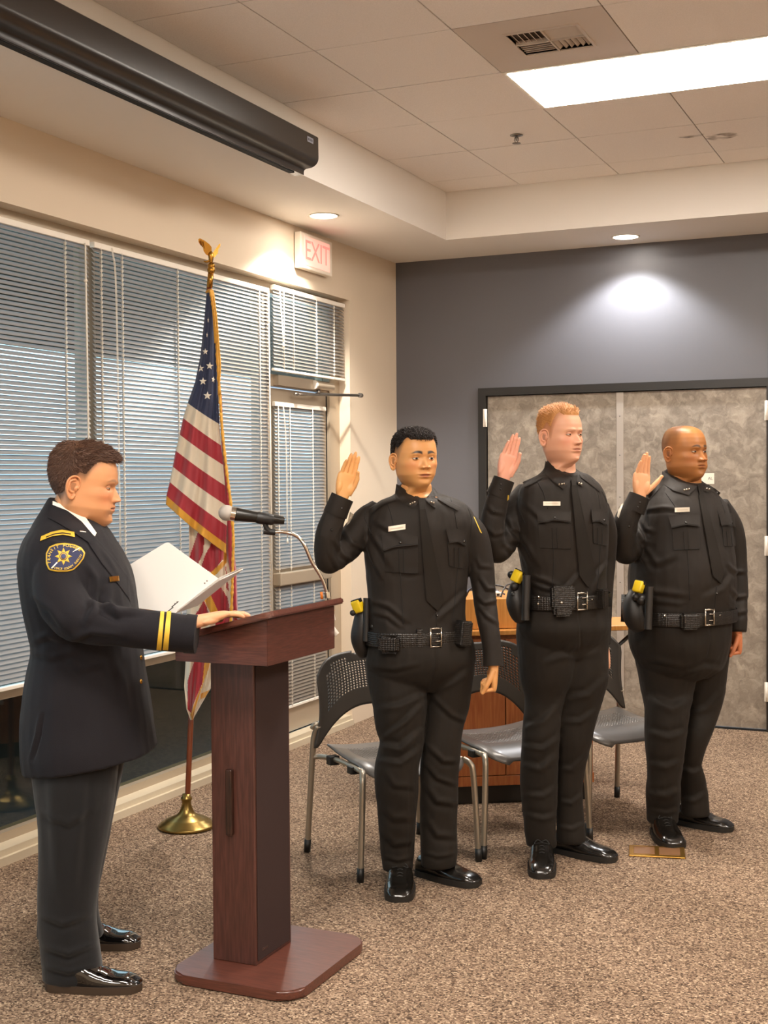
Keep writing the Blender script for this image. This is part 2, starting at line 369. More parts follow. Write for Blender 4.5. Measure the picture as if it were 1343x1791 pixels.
# ------------------------------------------------------------------ venetian blinds
m_slat = mat('slat_vinyl', '93887B', .4, spec=.4)
N, L = m_slat.node_tree.nodes, m_slat.node_tree.links
tl = N.new('ShaderNodeBsdfTranslucent'); tl.inputs[0].default_value = (*lin('B4C2D0'), 1); mx = N.new('ShaderNodeMixShader'); mx.inputs[0].default_value = .26
L.new(N['Principled BSDF'].outputs[0], mx.inputs[1]); L.new(tl.outputs[0], mx.inputs[2]); L.new(mx.outputs[0], N['Material Output'].inputs[0])
m_cord = mat('blind_cord', 'E8E1D4', .6)
def blind(name, y0, y1, z0, z1, xc, label, tilt=50, ladders=None, wand=None, cord=None, skip=None, hole=None, group='white venetian blinds on the window wall', pitch=.0208):
    t = empty(name, (xc, (y0+y1)/2, z1), label, 'blind', group)
    w = y1-y0
    bm = B(); n = int((z1-.03-z0)/pitch); ca, sa = math.cos(R(tilt)), math.sin(R(tilt)); hw = .0125
    for k in range(n):
        z = z1-.035-k*pitch
        if skip and skip[0] < z < skip[1]: continue
        dt = random.uniform(-1.5, 1.5); ca, sa = math.cos(R(tilt+dt)), math.sin(R(tilt+dt))
        ns = 4; rows = []
        for yy in (0, 1):
            row = []
            for s in range(ns+1):
                q = -1+2*s/ns; crown = .0018*(1-q*q)
                # inner (room side, +x) edge hangs down
                row.append(bm.verts.new((q*hw*ca + crown*sa, -w/2+yy*w, z-z1 - q*hw*sa + crown*ca)))
            rows.append(row)
        for s in range(ns):
            f = bm.faces.new((rows[0][s], rows[1][s], rows[1][s+1], rows[0][s+1])); f.smooth = True
    obj('slats', bm, m_slat, t)
    bm = rbox(-.014, .014, -w/2, w/2, -.026, 0, .002); obj('headrail', bm, m_white, t)
    bm = rbox(-.012, .012, -w/2, w/2, z0-z1-.012, z0-z1+.004, .003); obj('bottom_rail', bm, m_white, t)
    for q in (ladders or [.1, .5, .9]):
        bm = B(); yy = -w/2+w*q
        tube(bm, [(.0145, yy, -.02), (.0145, yy, z0-z1)], .0014, 5)
        k = 0; z = -.035
        while z > z0-z1:
            if not (skip and skip[0] < z1+z < skip[1]):
                box(bm, .002, .0155, yy+.004, yy+.0075, z-.013, z-.001)
            z -= pitch
        obj('ladder_cord', bm, m_cord, t)
    if wand:
        bm = B(); tube(bm, [(.022, -w/2+w*wand[0], -.02), (.024, -w/2+w*wand[0]+.01, -wand[1])], .0042, 8); sphere(bm, (.022, -w/2+w*wand[0], -.19), .009, u=8, v=6); obj('wand', bm, m_cord, t)
    if cord:
        bm = B(); yy = -w/2+w*cord[0]
        for dy in (0, .008): tube(bm, [(.02, yy+dy, -.01), (.026, yy+dy+.02, -.25), (.022, yy+dy+.035, -cord[1])], .0016, 5, sub=4)
        lathe(bm, [(.002, 0), (.006, -.015), (.006, -.03), (.001, -.034)], c=(.022, yy+.039, -cord[1]), n=8)
        obj('pull_cord', bm, m_cord, t)
    return t
XB = -.055
blind('venetian_blind', -5.17, -3.385, .715, 2.668, XB, 'white venetian blind at the far left, behind the man in the dark jacket', ladders=[.3, .62, .90], wand=(.975, 1.6))
blind('venetian_blind', -3.35, -1.715, .715, 2.668, XB, 'wide white venetian blind behind the flag', ladders=[.03, .13, .42, .93], wand=(.985, 1.95), cord=(.075, 1.5))
blind('venetian_blind', -1.70, -.775, 2.212, 2.69, -.03, 'short white venetian blind above the glass door', ladders=[.12, .25, .57, .83], tilt=50, wand=None, cord=(.05, .32))
blind('venetian_blind', -1.60, -.945, .225, 2.03, -.085, 'long white venetian blind on the glass door', ladders=[.05, .27, .72], skip=(.945, 1.045), cord=(.12, .8))
# ------------------------------------------------------------------ double door in the back wall
DX0, DXR, DZ = .604, 2.53, 2.18
m_lam = bpy.data.materials.new('mottled_metal_laminate'); m_lam.use_nodes = True
N, L = m_lam.node_tree.nodes, m_lam.node_tree.links; b = N['Principled BSDF']; b.inputs['Metallic'].default_value = .25; b.inputs['Roughness'].default_value = .42
tc = N.new('ShaderNodeTexCoord'); nz = N.new('ShaderNodeTexNoise'); nz.inputs['Scale'].default_value = 14; nz.inputs['Detail'].default_value = 5; L.new(tc.outputs['Object'], nz.inputs['Vector'])
ad = N.new('ShaderNodeVectorMath'); ad.operation = 'MULTIPLY_ADD'; ad.inputs[1].default_value = (.16, .16, .16); L.new(nz.outputs['Color'], ad.inputs[0]); L.new(tc.outputs['Object'], ad.inputs[2])
n2 = N.new('ShaderNodeTexNoise'); n2.inputs['Scale'].default_value = 12; n2.inputs['Detail'].default_value = 6; n2.inputs['Roughness'].default_value = .62; n2.inputs['Distortion'].default_value = .7; L.new(ad.outputs[0], n2.inputs['Vector'])
rp = N.new('ShaderNodeValToRGB'); L.new(n2.outputs[0], rp.inputs[0]); rp.color_ramp.elements[0].position = .33; rp.color_ramp.elements[1].position = .72
rp.color_ramp.elements[0].color = (*lin('7C7266'), 1); rp.color_ramp.elements[1].color = (*lin('B2A696'), 1)
e = rp.color_ramp.elements.new(.5); e.color = (*lin('92877A'), 1); L.new(rp.outputs[0], b.inputs['Base Color'])
bm = B(); box(bm, DX0, DX0+.052, -.018, .14, 0, DZ); box(bm, DXR-.052, DXR, -.018, .14, 0, DZ); box(bm, DX0+.052, DXR-.052, -.018, .14, DZ-.052, DZ); box(bm, DX0+.052, DXR-.052, .06, .14, 0, DZ-.052)  # last box: unseen panel added behind the leaves to stop light leaking in
o = obj('door_frame', bm, m_black); struct(o); o.name = 'trim_6'
mid = (DX0+DXR)/2
for i, (a, c) in enumerate(((DX0+.056, mid-.003), (mid+.003, DXR-.056))):
    dd = bpy.data.objects.new('door_%d' % (i+2), None); COL.objects.link(dd); dd.location = (a, 0, 0); struct(dd)
    bm = rbox(a, c, .012, .055, .012, DZ-.056, .002); adopt(obj('leaf', bm, m_lam), dd)
    for hz in (1.98, 1.15, .25):
        bm = B(); xx = (DX0+.050) if i == 0 else (DXR-.050); tube(bm, [(xx, -.022, hz-.06), (xx, -.022, hz+.06)], .008, 10); box(bm, xx-.014, xx+.014, -.021, -.0185, hz-.06, hz+.06); adopt(obj('hinge', bm, m_white), dd)
    if i == 0:
        bm = rbox(mid-.028, mid+.018, .002, .012, .012, DZ-.056, .002); adopt(obj('astragal', bm, mat('pale_metal_strip', 'B9B0A6', .35, metal=.5)), dd)
        bm = B()
        for z in (1.97, 1.72, 1.45, 1.2, .9, .6, .3): lathe(bm, [(.001, 0), (.0045, 0), (.004, .003), (.001, .0035)], n=10, M=Matrix.Translation((mid-.005, .002, z)) @ Matrix.Rotation(R(90), 4, 'X'))
        adopt(obj('screws', bm, m_steel), dd)
bm = B(); box(bm, DX0+.05, DXR-.05, .0, .012, .0, .011); o = struct(obj('trim_7', bm, m_dark))
# small room sign on the door, mostly hidden by the head in front
a = on(1, .011, 1249, 828); c = on(1, .011, 1249, 846)
sg = empty('door_sign', (a.x-.05, .01, (a.z+c.z)/2), 'small white sign on the patterned door behind the shaved-headed man', 'sign')
bm = rbox(-.06, .05, 0, .0025, -.034, .034, .001); obj('plate', bm, mat('sign_plate', 'E8E0D0', .5), sg)
text_obj('AL', .026, Mbasis((1, 0, 0), (0, 0, 1), (0, -1, 0), (.026, -.0004, 0)), mat('sign_ink', '55504A', .6), sg)
# exit sign on the left wall
ex = empty('exit_sign', (0, -1.29, 2.92), 'white wall-mounted exit sign with faded red letters lit by the downlight', 'sign')
m_exit = mat('exit_sign_plastic', 'E9DFD0', .4)
bm = rbox(.004, .05, -.205, .205, -.105, .105, .006); obj('housing', bm, m_exit, ex)
bm = rbox(.0502, .0525, -.165, .165, -.085, .085, .001); obj('face', bm, mat('exit_face', 'EBC9BE', .4, emit=.35, ecol='F0A090'), ex)
text_obj('EXIT', .165, Mbasis((0, 1, 0), (0, 0, 1), (1, 0, 0), (.0530, 0, 0)), mat('exit_red', 'E07A70', .5, emit=.6, ecol='E8756A'), ex, extrude=.0008, spacing=.95)
# projection screen housing along the soffit
ps = empty('projection_screen_case', (.63, -4.9, 3.063), 'long black roll-up projection screen case fixed along the soffit', 'projection screen')
m_case = mat('black_powder_coat', '2A241F', .33, spec=.5)
prof = [(0, .155), (.118, .155), (.127, .148), (.128, .05)]
for k in range(1, 9):
    a = R(90*k/8); prof.append((.128-.05*(1-math.cos(a)), .05-.042*math.sin(a)))
prof += [(.060, .006), (.052, .002), (.048, -.006), (.048, -.022), (.002, -.022), (.002, .0), (0, .0)]
bm = B(); r0 = [bm.verts.new((x+.001, 2.24, z)) for x, z in prof]; r1 = [bm.verts.new((x+.001, -3.2, z)) for x, z in prof]
for k in range(len(prof)): bm.faces.new((r0[k], r0[(k+1) % len(prof)], r1[(k+1) % len(prof)], r1[k]))
bm.faces.new(r0[::-1]); bm.faces.new(r1); smooth_angle(obj('case', bm, m_case, ps), 30)
bm = B(); box(bm, .012, .040, -3.1, 2.16, -.027, -.020); obj('screen_edge', bm, m_dark, ps)
bm = B(); box(bm, .042, .0445, -3.1, 2.10, -.0235, -.0225); obj('drop_bar', bm, m_steel, ps)
bm = B(); box(bm, .1285, .1297, 2.125, 2.185, .105, .130); obj('maker_label', bm, mat('label_silver', '8F93A0', .4), ps)
bm = B(); 
for k in range(4): box(bm, .1297, .1300, 2.133+k*.012, 2.140+k*.012, .112, .123)
obj('maker_mark', bm, mat('label_ink', '34343C', .4), ps)

# brass floor box cover
fb = empty('floor_box_cover', (2.42, -2.855, 0), 'brass floor outlet cover set in the carpet in front of the shaved-headed man', 'floor outlet')
m_brass = mat('worn_brass', 'C99A4A', .28, metal=.9, bump=.2, bscale=90)
m_bplate = mat('brown_plastic', '7A5637', .5)
Mf = Matrix.Rotation(R(13), 4, 'Z')
bm = rbox(-.115, .115, -.078, .078, 0.0005, .007, .003, M=Mf); obj('plate', bm, m_brass, fb)
for sx in (-1, 1):
    bm = rbox(-.043+sx*.052, .043+sx*.052, -.052, .052, .0065, .0085, .001, M=Mf); f = obj('flap', bm, m_bplate, fb)

# ------------------------------------------------------------------ lectern
def wood(name, c1, c2, rough=.35, sc=(1, 1, 1), coat=.3, scale=6):
    m = bpy.data.materials.new(name); m.use_nodes = True
    N, L = m.node_tree.nodes, m.node_tree.links; b = N['Principled BSDF']; b.inputs['Roughness'].default_value = rough; b.inputs['Coat Weight'].default_value = coat; b.inputs['Coat Roughness'].default_value = .25
    tc = N.new('ShaderNodeTexCoord'); mp = N.new('ShaderNodeMapping'); mp.inputs['Scale'].default_value = sc; L.new(tc.outputs['Object'], mp.inputs[0])
    n = N.new('ShaderNodeTexNoise'); n.inputs['Scale'].default_value = scale; n.inputs['Detail'].default_value = 6; n.inputs['Distortion'].default_value = .4; L.new(mp.outputs[0], n.inputs['Vector'])
    r = N.new('ShaderNodeValToRGB'); L.new(n.outputs[0], r.inputs[0]); r.color_ramp.elements[0].position = .35; r.color_ramp.elements[1].position = .68
    r.color_ramp.elements[0].color = (*lin(c1), 1); r.color_ramp.elements[1].color = (*lin(c2), 1); L.new(r.outputs[0], b.inputs['Base Color'])
    bp = N.new('ShaderNodeBump'); bp.inputs['Strength'].default_value = .06; bp.inputs['Distance'].default_value = .001; L.new(n.outputs[0], bp.inputs['Height']); L.new(bp.outputs[0], b.inputs['Normal'])
    return m
m_mahV = wood('mahogany_vertical', '3F241D', '54312A', sc=(22, 22, 1.6), rough=.42, coat=.15)
m_mahH = wood('mahogany_horizontal', '45241C', '5C3228', sc=(3, 3, 34), rough=.42, coat=.15)
m_mahT = wood('mahogany_top', '4D2B22', '66392D', sc=(2, 26, 26), rough=.36, coat=.2)
lt = empty('lectern', (1.475, -4.593, 0), 'dark mahogany pedestal lectern with a sloped top the officer leans on', 'lectern')
def L_(o): return adopt(o, lt)
def plate_poly(bm, pts, z0, z1, cr_=.05, seg=6):
    ring = []
    n = len(pts)
    for i, p in enumerate(pts):
        p = Vector(p); a = (Vector(pts[i-1])-p).normalized(); c = (Vector(pts[(i+1) % n])-p).normalized()
        for k in range(seg+1):
            t = k/seg; q = p + a*cr_*(1-t)**2 + c*cr_*t**2; ring.append(q)
    lo = [bm.verts.new((q.x, q.y, z0)) for q in ring]; hi = [bm.verts.new((q.x, q.y, z1)) for q in ring]
    bm.faces.new(lo[::-1]); bm.faces.new(hi)
    for i in range(len(ring)): bm.faces.new((lo[i], lo[(i+1) % len(ring)], hi[(i+1) % len(ring)], hi[i]))
bm = B(); plate_poly(bm, [(1.315, -4.865), (1.775, -4.865), (1.775, -4.33), (1.315, -4.33)], .004, .034, .085, 8)
bmesh.ops.bevel(bm, geom=[e for e in bm.edges if abs(e.verts[0].co.z-e.verts[1].co.z) < 1e-4], offset=.006, segments=3, affect='EDGES')
L_(smooth_angle(obj('base', bm, m_mahT)))
bm = rbox(1.396, 1.553, -4.711, -4.474, .034, 1.01, .003); L_(obj('column', bm, m_mahV))
bm = rbox(1.457, 1.480, -4.729, -4.710, .445, .655, .004); L_(obj('handle', bm, wood('handle_wood', '1D0E0A', '3C231A', sc=(20, 20, 2))))
# desk box, sloping top edge
SL = math.tan(R(14.5)); XL, XHi = 1.335, 1.667
def ztop(x): return 1.150 - (1.667-x)*SL
bm = B()
vs = [bm.verts.new(p) for p in [(XL, -4.82, 1.006-.0), (XHi, -4.82, 1.006), (XHi, -4.36, 1.006), (XL, -4.36, 1.006), (XL, -4.82, ztop(XL)), (XHi, -4.82, ztop(XHi)), (XHi, -4.36, ztop(XHi)), (XL, -4.36, ztop(XL))]]
for f in [(0,3,2,1),(4,5,6,7),(0,1,5,4),(1,2,6,5),(2,3,7,6),(3,0,4,7)]: bm.faces.new([vs[i] for i in f])
bmesh.ops.bevel(bm, geom=bm.edges[:], offset=.002, segments=2, affect='EDGES'); L_(obj('desk_box', bm, m_mahH))
Mt = Matrix.Translation((1.44, -4.585, ztop(1.44)+.0005)) @ Matrix.Rotation(-math.atan(SL), 4, 'Y')
bm = B(); plate_poly(bm, [(-.155, -.262), (.262, -.262), (.262, .262), (-.155, .262)], 0, .020, .03, 5); bmesh.ops.transform(bm, matrix=Mt, verts=bm.verts)
bmesh.ops.bevel(bm, geom=[e for e in bm.edges if e.calc_face_angle(0) > R(60)], offset=.004, segments=2, affect='EDGES')
L_(smooth_angle(obj('sloped_top', bm, m_mahT)))
bm = rbox(1.5535, 1.5555, -4.70, -4.485, .045, .985, .0008); L_(obj('speaker_grille', bm, mat('dark_cloth_panel', '2A1512', .8, bump=.3, bscale=500)))
text_obj('D-arpe', .013, Mbasis((0, 1, 0), (0, 0, 1), (1, 0, 0), (1.5560, -4.655, .075)), m_chrome, None, 'maker_mark')
L_(bpy.data.objects['maker_mark.001'] if 'maker_mark.001' in bpy.data.objects else bpy.data.objects['maker_mark'])
# white stick-on tags hanging from the board edge
m_paper = mat('white_paper', 'EFEBE4', .6); m_orange = mat('orange_tag', 'E07A22', .5)
tg = at(577, 1075, 4.36)
def ribbon(pts, wv, m, name, parent):
    bm = B(); wv = Vector(wv); P = [Vector(p) for p in pts]; a = [bm.verts.new(p-wv/2) for p in P]; c = [bm.verts.new(p+wv/2) for p in P]
    for i in range(len(P)-1): f = bm.faces.new((a[i], c[i], c[i+1], a[i+1])); f.smooth = True
    o = obj(name, bm, m); sm = o.modifiers.new('t', 'SOLIDIFY'); sm.thickness = .0008; return adopt(o, parent)
tp = empty('paper_tags', tuple(tg), 'white and orange paper tags dangling off the far corner of the lectern top', 'tag')
ribbon([at(577, 1064, 4.39), at(580, 1073, 4.39), at(583, 1085, 4.39)], RGT*.018, m_paper, 'strip', tp)
ribbon([at(577, 1087, 4.39), at(579, 1095, 4.39), at(590, 1110, 4.38)], RGT*.012+UPV*.012, m_paper, 'strip', tp)
ribbon([at(577, 1062, 4.385), at(582, 1068, 4.385)], RGT*.014, m_orange, 'orange_strip', tp)
ribbon([at(562, 1035, 4.36), at(563, 1048, 4.36)], RGT*.009, m_orange, 'orange_strip', tp)

# ------------------------------------------------------------------ gooseneck and microphone
gn = empty('gooseneck_mic_stand', tuple(at(572, 1050, 4.28)), 'bent chrome gooseneck microphone stand with a black clip on the lectern', 'microphone stand')
GP = [(573.5, 1046, 4.33), (572.5, 1040, 4.33), (563, 1012, 4.32), (545, 982, 4.31), (533, 955, 4.30), (522, 940, 4.30), (508, 933, 4.29), (490, 930, 4.28), (478, 931, 4.27)]
bm = B(); G = cr([tuple(at(*p)) for p in GP], 10)
r_ = [.0056+.0007*(k % 2) for k in range(len(G))]
tube(bm, G, r_, 12); adopt(obj('flexible_neck', bm, m_chrome), gn)
bm = B(); tube(bm, [at(573.5, 1046, 4.33), at(572, 1036, 4.33)], .011, 14); adopt(smooth_angle(obj('collar', bm, m_chrome)), gn)
m_rub = mat('black_rubber', '151515', .45)
a = at(440, 904, 4.25); c = at(472, 908, 4.26)
bm = B(); tube(bm, [at(449, 905, 4.252), at(452, 905.5, 4.253), at(475, 909, 4.262), at(478, 909, 4.263)], [.0185, .020, .0185, .0165], 18); tube(bm, [at(462, 912, 4.258), at(466, 924, 4.26), at(472, 930, 4.265)], [(.010, .008)]*3, 10)
tube(bm, [at(461, 929, 4.262), at(481, 931, 4.27)], .0105, 12); adopt(smooth_angle(obj('clip', bm, m_rub)), gn)
mic = empty('microphone', tuple(at(440, 903, 4.25)), 'black handheld microphone with a pale silver ball grille', 'microphone')
bm = B(); sphere(bm, at(396, 897, 4.235), .0262, u=24, v=16); adopt(obj('grille', bm, mat('mic_grille', 'B8B2AA', .45, metal=.4, bump=1, bscale=700)), mic)
bm = B(); tube(bm, [at(403, 898, 4.237), at(411, 899.5, 4.24)], .0235, 20); adopt(smooth_angle(obj('grille_band', bm, m_chrome)), mic)
bm = B(); tube(bm, [at(411, 899.5, 4.24), at(413, 899.8, 4.241), at(445, 904, 4.252), at(494, 910, 4.27), at(497, 910.3, 4.271)], [.0215, .0225, .0180, .0142, .0125], 20); adopt(smooth_angle(obj('body', bm, mat('mic_body', '15130F', .35))), mic)
# ------------------------------------------------------------------ flag on its stand
m_gold = mat('gold_fringe', 'D49A2C', .6, bump=.8, bscale=400, sheen=.2)
m_red = mat('flag_red', '9E1F2E', .6, sheen=.3, bump=.2, bscale=500); m_wht = mat('flag_white', 'D9CDB8', .65, sheen=.3, bump=.2, bscale=500)
m_blu = mat('flag_navy', '1E2A4C', .6, sheen=.3, bump=.2, bscale=500); m_star = mat('star_thread', 'EDE6D8', .6)
m_goldmetal = mat('gold_finial', 'B9873A', .25, metal=.95); m_polewood = mat('flagpole_wood', '6E3318', .3, coat=.5, var=.2, vscale=10, stretch=(12, 12, .6))
PD = 5.92
p0, p1 = at(326.5, 1436, PD), at(366, 500, PD)
fs = empty('flagpole', (p0.x, p0.y, 0), 'wooden flagpole with a gold eagle top on a round brass stand', 'flagpole')
bm = B(); tube(bm, [Vector((p0.x, p0.y, .04)), at(326.9, 1420, PD), p1], .0125, 16); adopt(obj('pole', bm, m_polewood), fs)
bm = B(); lathe(bm, [(.001, 0), (.128, 0), (.131, .006), (.128, .013), (.118, .017), (.114, .024), (.098, .028), (.094, .036), (.075, .040), (.066, .047), (.048, .054), (.036, .066), (.027, .085), (.021, .105), (.022, .120), (.026, .124), (.026, .133), (.019, .138), (.018, .15), (.001, .151)], c=(0, 0, .003), n=48)
obj('stand', bm, mat('antique_brass', '8C7440', .3, metal=.9), fs)
bm = B(); F0, F1 = at(366.3, 503, PD), at(369, 476, PD)
tube(bm, [F0, F1], .0135, 18); tube(bm, [at(369, 478, PD), at(369.2, 475, PD), at(369.4, 471, PD), at(369.5, 468, PD), at(369.6, 464, PD), at(369.2, 458, PD)], [.013, .017, .018, .015, .017, .006], 18, sub=4)
adopt(obj('ferrule', bm, m_goldmetal), fs)
bm = B()
tube(bm, [at(369, 461, PD), at(369, 452, PD), at(368.5, 445, PD), at(367, 438, PD)], [(.006, .006), (.012, .011), (.013, .012), (.006, .006)], 12, sub=5)
tube(bm, [at(368, 455, PD), at(361, 458, PD), at(356, 456.5, PD)], [.006, .005, .002], 8, sub=4)      # tail
sphere(bm, at(367, 436, PD), .0075, u=12, v=8); tube(bm, [at(366, 436, PD), at(362.5, 438, PD)], [.004, .001], 8)
def wing(pts, th):
    n = len(pts); o1 = [bm.verts.new(at(u, v, PD+d-th)) for u, v, d in pts]; o2 = [bm.verts.new(at(u, v, PD+d+th)) for u, v, d in pts]
    bm.faces.new(o1); bm.faces.new(o2[::-1])
    for i in range(n): bm.faces.new((o1[i], o2[i], o2[(i+1) % n], o1[(i+1) % n]))
wing([(367, 449, 0), (360, 445, -.01), (356, 439, -.02), (355, 433, -.03), (350, 428, -.04), (347, 423, -.05), (347, 418, -.055), (350, 417, -.05), (358, 421, -.03), (366, 427, -.01), (370, 432, 0), (370, 441, 0)], .004)
wing([(371, 453, 0), (376, 449, .01), (381, 443, .03), (382, 436, .04), (385, 431, .05), (385.5, 426, .055), (383, 427, .05), (378, 434, .03), (372, 442, .01)], .004)
for k in range(4): tube(bm, [at(352+3*k, 420.5+1.8*k, PD-.055+.012*k), at(354+3*k, 432+2.5*k, PD-.04+.012*k)], .0028, 6)
adopt(smooth_angle(obj('eagle_finial', bm, m_goldmetal), 50), fs)

fl = empty('american_flag', tuple(at(368, 505, 5.9)), 'American flag with gold fringe hanging in folds from the pole', 'flag')
def interp(P, ts, t):
    for i in range(len(ts)-1):
        if t <= ts[i+1]: q = (t-ts[i])/(ts[i+1]-ts[i]); return [P[i][k]*(1-q)+P[i+1][k]*q for k in range(2)]
    return P[-1]
LB = [(361, 512), (357, 560), (350, 625), (341, 668), (328, 705), (320, 731), (314, 760), (307, 788), (302, 816), (296.6, 843), (291, 867), (290, 882)]
RB = [(372, 512), (377, 570), (380, 640), (382, 700), (384, 742), (386.5, 779), (390, 813), (393, 849), (396, 884), (396, 919), (395, 951), (395, 968)]
MI = [2, 2, 2, 2, 1, 0, 1, 0, 1, 0, 3]
bm = B(); nx = 40; rows = []
seg = 10
for i in range(len(LB)-1):
    for k in range(seg if i < len(LB)-2 else seg+1):
        t = k/seg; l = [LB[i][q]*(1-t)+LB[i+1][q]*t for q in (0, 1)]; r = [RB[i][q]*(1-t)+RB[i+1][q]*t for q in (0, 1)]
        T = (i+t)/(len(LB)-1); row = []
        for j in range(nx+1):
            s = j/nx; u = l[0]*(1-s)+r[0]*s; v = l[1]*(1-s)+r[1]*s + 3*math.sin(PI*s)*T*(1 if i > 3 else .3)
            d = 5.835 - .015*math.sin(PI*s) + T*(.014*math.sin(s*17+.6*math.sin(T*7)) + .010*math.sin(s*31+T*5)) + .006*noise.noise(Vector((s*3, T*9, 2)))
            if s < .08 : d += (.08-s)*.35*T
            row.append(bm.verts.new(at(u, v, d)))
        rows.append((row, MI[i]))
for a in range(len(rows)-1):
    for j in range(nx):
        f = bm.faces.new((rows[a][0][j], rows[a+1][0][j], rows[a+1][0][j+1], rows[a][0][j+1])); f.smooth = True; f.material_index = rows[a][1]
flag_bvh = BVHTree.FromBMesh(bm)
clo = obj('front_fold', bm, [m_red, m_wht, m_blu, m_gold]); adopt(clo, fl); sm = clo.modifiers.new('t', 'SOLIDIFY'); sm.thickness = .0015
def star(u, v, r, rot, k=1):
    hit = flag_bvh.ray_cast(CAMP, ray(u, v).normalized())[0]
    if hit is None: return
    bm = B(); c = bm.verts.new(CAMP + (hit-CAMP)*(1-.0012)); ring = []
    for q in range(10):
        rr = r if q % 2 == 0 else r*.42; a = rot + 2*PI*q/10 - PI/2
        h = flag_bvh.ray_cast(CAMP, ray(u+rr*math.cos(a)*k, v+rr*math.sin(a)).normalized())[0]
        if h is None: h = hit
        ring.append(bm.verts.new(CAMP+(h-CAMP)*(1-.0008)))
    for q in range(10): bm.faces.new((c, ring[q], ring[(q+1) % 10]))
    o = obj('star', bm, m_star); adopt(o, fl)
for a in [(359, 615, 6, 0, .9), (366.6, 640, 7, .1), (350.8, 644.5, 6.5, -.1), (355, 667, 7, 0), (373, 664, 6, .2, .55), (338, 674, 6, -.2, .6), (362.7, 692, 7.6, .05), (364, 560, 5, 0, .35), (362, 586, 5, .1, .35)]: star(*a)
POLY = [(0, [(347, 928), (357, 936), (356, 965), (346, 987), (330, 978)]), (0, [(371, 948), (392, 960), (392, 976), (370, 1002), (352, 991), (358, 972)]),
        (3, [(392, 958), (396, 962), (396, 985), (373, 1010), (368, 1002), (391, 980)]), (0, [(367, 1040), (386, 1026), (398, 1046), (403, 1075), (376, 1080)]),
        (3, [(355, 1045), (367, 1038), (386, 1078), (372, 1080)]), (0, [(357, 1050), (340, 1078), (350, 1090), (366, 1075)]), (0, [(394, 985), (398, 1010), (401, 1035), (396, 1030)]),
        (0, [(342, 1150), (360, 1150), (356, 1190), (339, 1230), (334, 1247), (328, 1241), (328, 1190)]), (3, [(358, 1150), (369, 1150), (366, 1165), (352, 1206), (341, 1240), (337, 1262), (333, 1250), (339, 1232), (354, 1196)]),
        (3, [(351, 1213), (371, 1205), (372, 1214), (351, 1223)]), (0, [(340, 1090), (352, 1090), (346, 1150), (330, 1150)]), (0, [(376, 1080), (403, 1075), (404, 1120), (380, 1120)])]
def inpoly(P, x, y):
    r = False; n = len(P)
    for i in range(n):
        x1, y1 = P[i]; x2, y2 = P[(i+1) % n]
        if (y1 > y) != (y2 > y) and x < (x2-x1)*(y-y1)/(y2-y1)+x1: r = not r
    return r
UL = [(331, 905), (331, 960), (328, 1010), (326, 1080), (325, 1150), (322, 1200), (326, 1240), (333, 1259)]
UR = [(406, 905), (408, 960), (406, 1010), (402, 1080), (385, 1150), (371, 1200), (352, 1232), (337, 1259)]
bm = B(); rows = []; ny = 26; nx = 56
for i in range(len(UL)-1):
    for k in range(ny if i < len(UL)-2 else ny+1):
        t = k/ny; l = [UL[i][q]*(1-t)+UL[i+1][q]*t for q in (0, 1)]; r = [UR[i][q]*(1-t)+UR[i+1][q]*t for q in (0, 1)]; T = (i+t)/7; row = []
        for j in range(nx+1):
            s = j/nx; u = l[0]*(1-s)+r[0]*s; v = l[1]*(1-s)+r[1]*s
            d = 5.868 + .014*math.sin(s*15+T*4) + .009*math.sin(s*27-T*9) + .01*abs(s-.5)
            row.append((bm.verts.new(at(u, v, d)), u, v))
        rows.append(row)
for a in range(len(rows)-1):
    for j in range(nx):
        q = (rows[a][j], rows[a+1][j], rows[a+1][j+1], rows[a][j+1]); f = bm.faces.new([x[0] for x in q]); f.smooth = True
        cu = sum(x[1] for x in q)/4; cv = sum(x[2] for x in q)/4; mi = 1
        for m_, P_ in POLY:
            if inpoly(P_, cu, cv): mi = m_
        f.material_index = mi
uo = obj('inner_folds', bm, [m_red, m_wht, m_blu, m_gold]); adopt(uo, fl); sm = uo.modifiers.new('t', 'SOLIDIFY'); sm.thickness = .0015
bm = B()
LS = [(382, 690), (387, 779), (390, 813), (394, 884), (396, 919), (396, 968), (404, 1010), (406, 1060), (408, 1100)]; RS = [(388, 690), (392, 779), (396, 813), (405, 884), (408, 919), (410, 968), (414, 1000), (415, 1050), (418, 1100)]
pa = [bm.verts.new(at(u, v, 5.845)) for u, v in LS]; pb = [bm.verts.new(at((u+a)/2, v, 5.825)) for (u, v), (a, _) in zip(LS, RS)]; pc = [bm.verts.new(at(u, v, 5.855)) for u, v in RS]
for k in range(len(LS)-1): bm.faces.new((pa[k], pa[k+1], pb[k+1], pb[k])); bm.faces.new((pb[k], pb[k+1], pc[k+1], pc[k]))
o = obj('edge_fold', bm, m_red, smooth=True); adopt(o, fl); sm = o.modifiers.new('t', 'SOLIDIFY'); sm.thickness = .0015
FRG = [(368, 508), (373, 540), (378, 585), (381, 640), (385, 700), (388, 745), (393, 795), (399, 845), (404, 885), (408, 940), (407, 990), (406, 1030), (404, 1080), (402, 1110)]
bm = B(); FP = cr([tuple(at(u, v, 5.81)) for u, v in FRG], 14)
tube(bm, FP, [(.008+.0035*math.sin(k*1.9)+.002*math.sin(k*.7), .006) for k in range(len(FP))], 8); 
tube(bm, cr([tuple(at(*p)) for p in [(362, 512, 5.87), (366, 509, 5.86), (371, 512, 5.84), (374, 540, 5.82), (378, 600, 5.81)]], 8), .009, 8)
adopt(obj('fringe', bm, m_gold), fl)
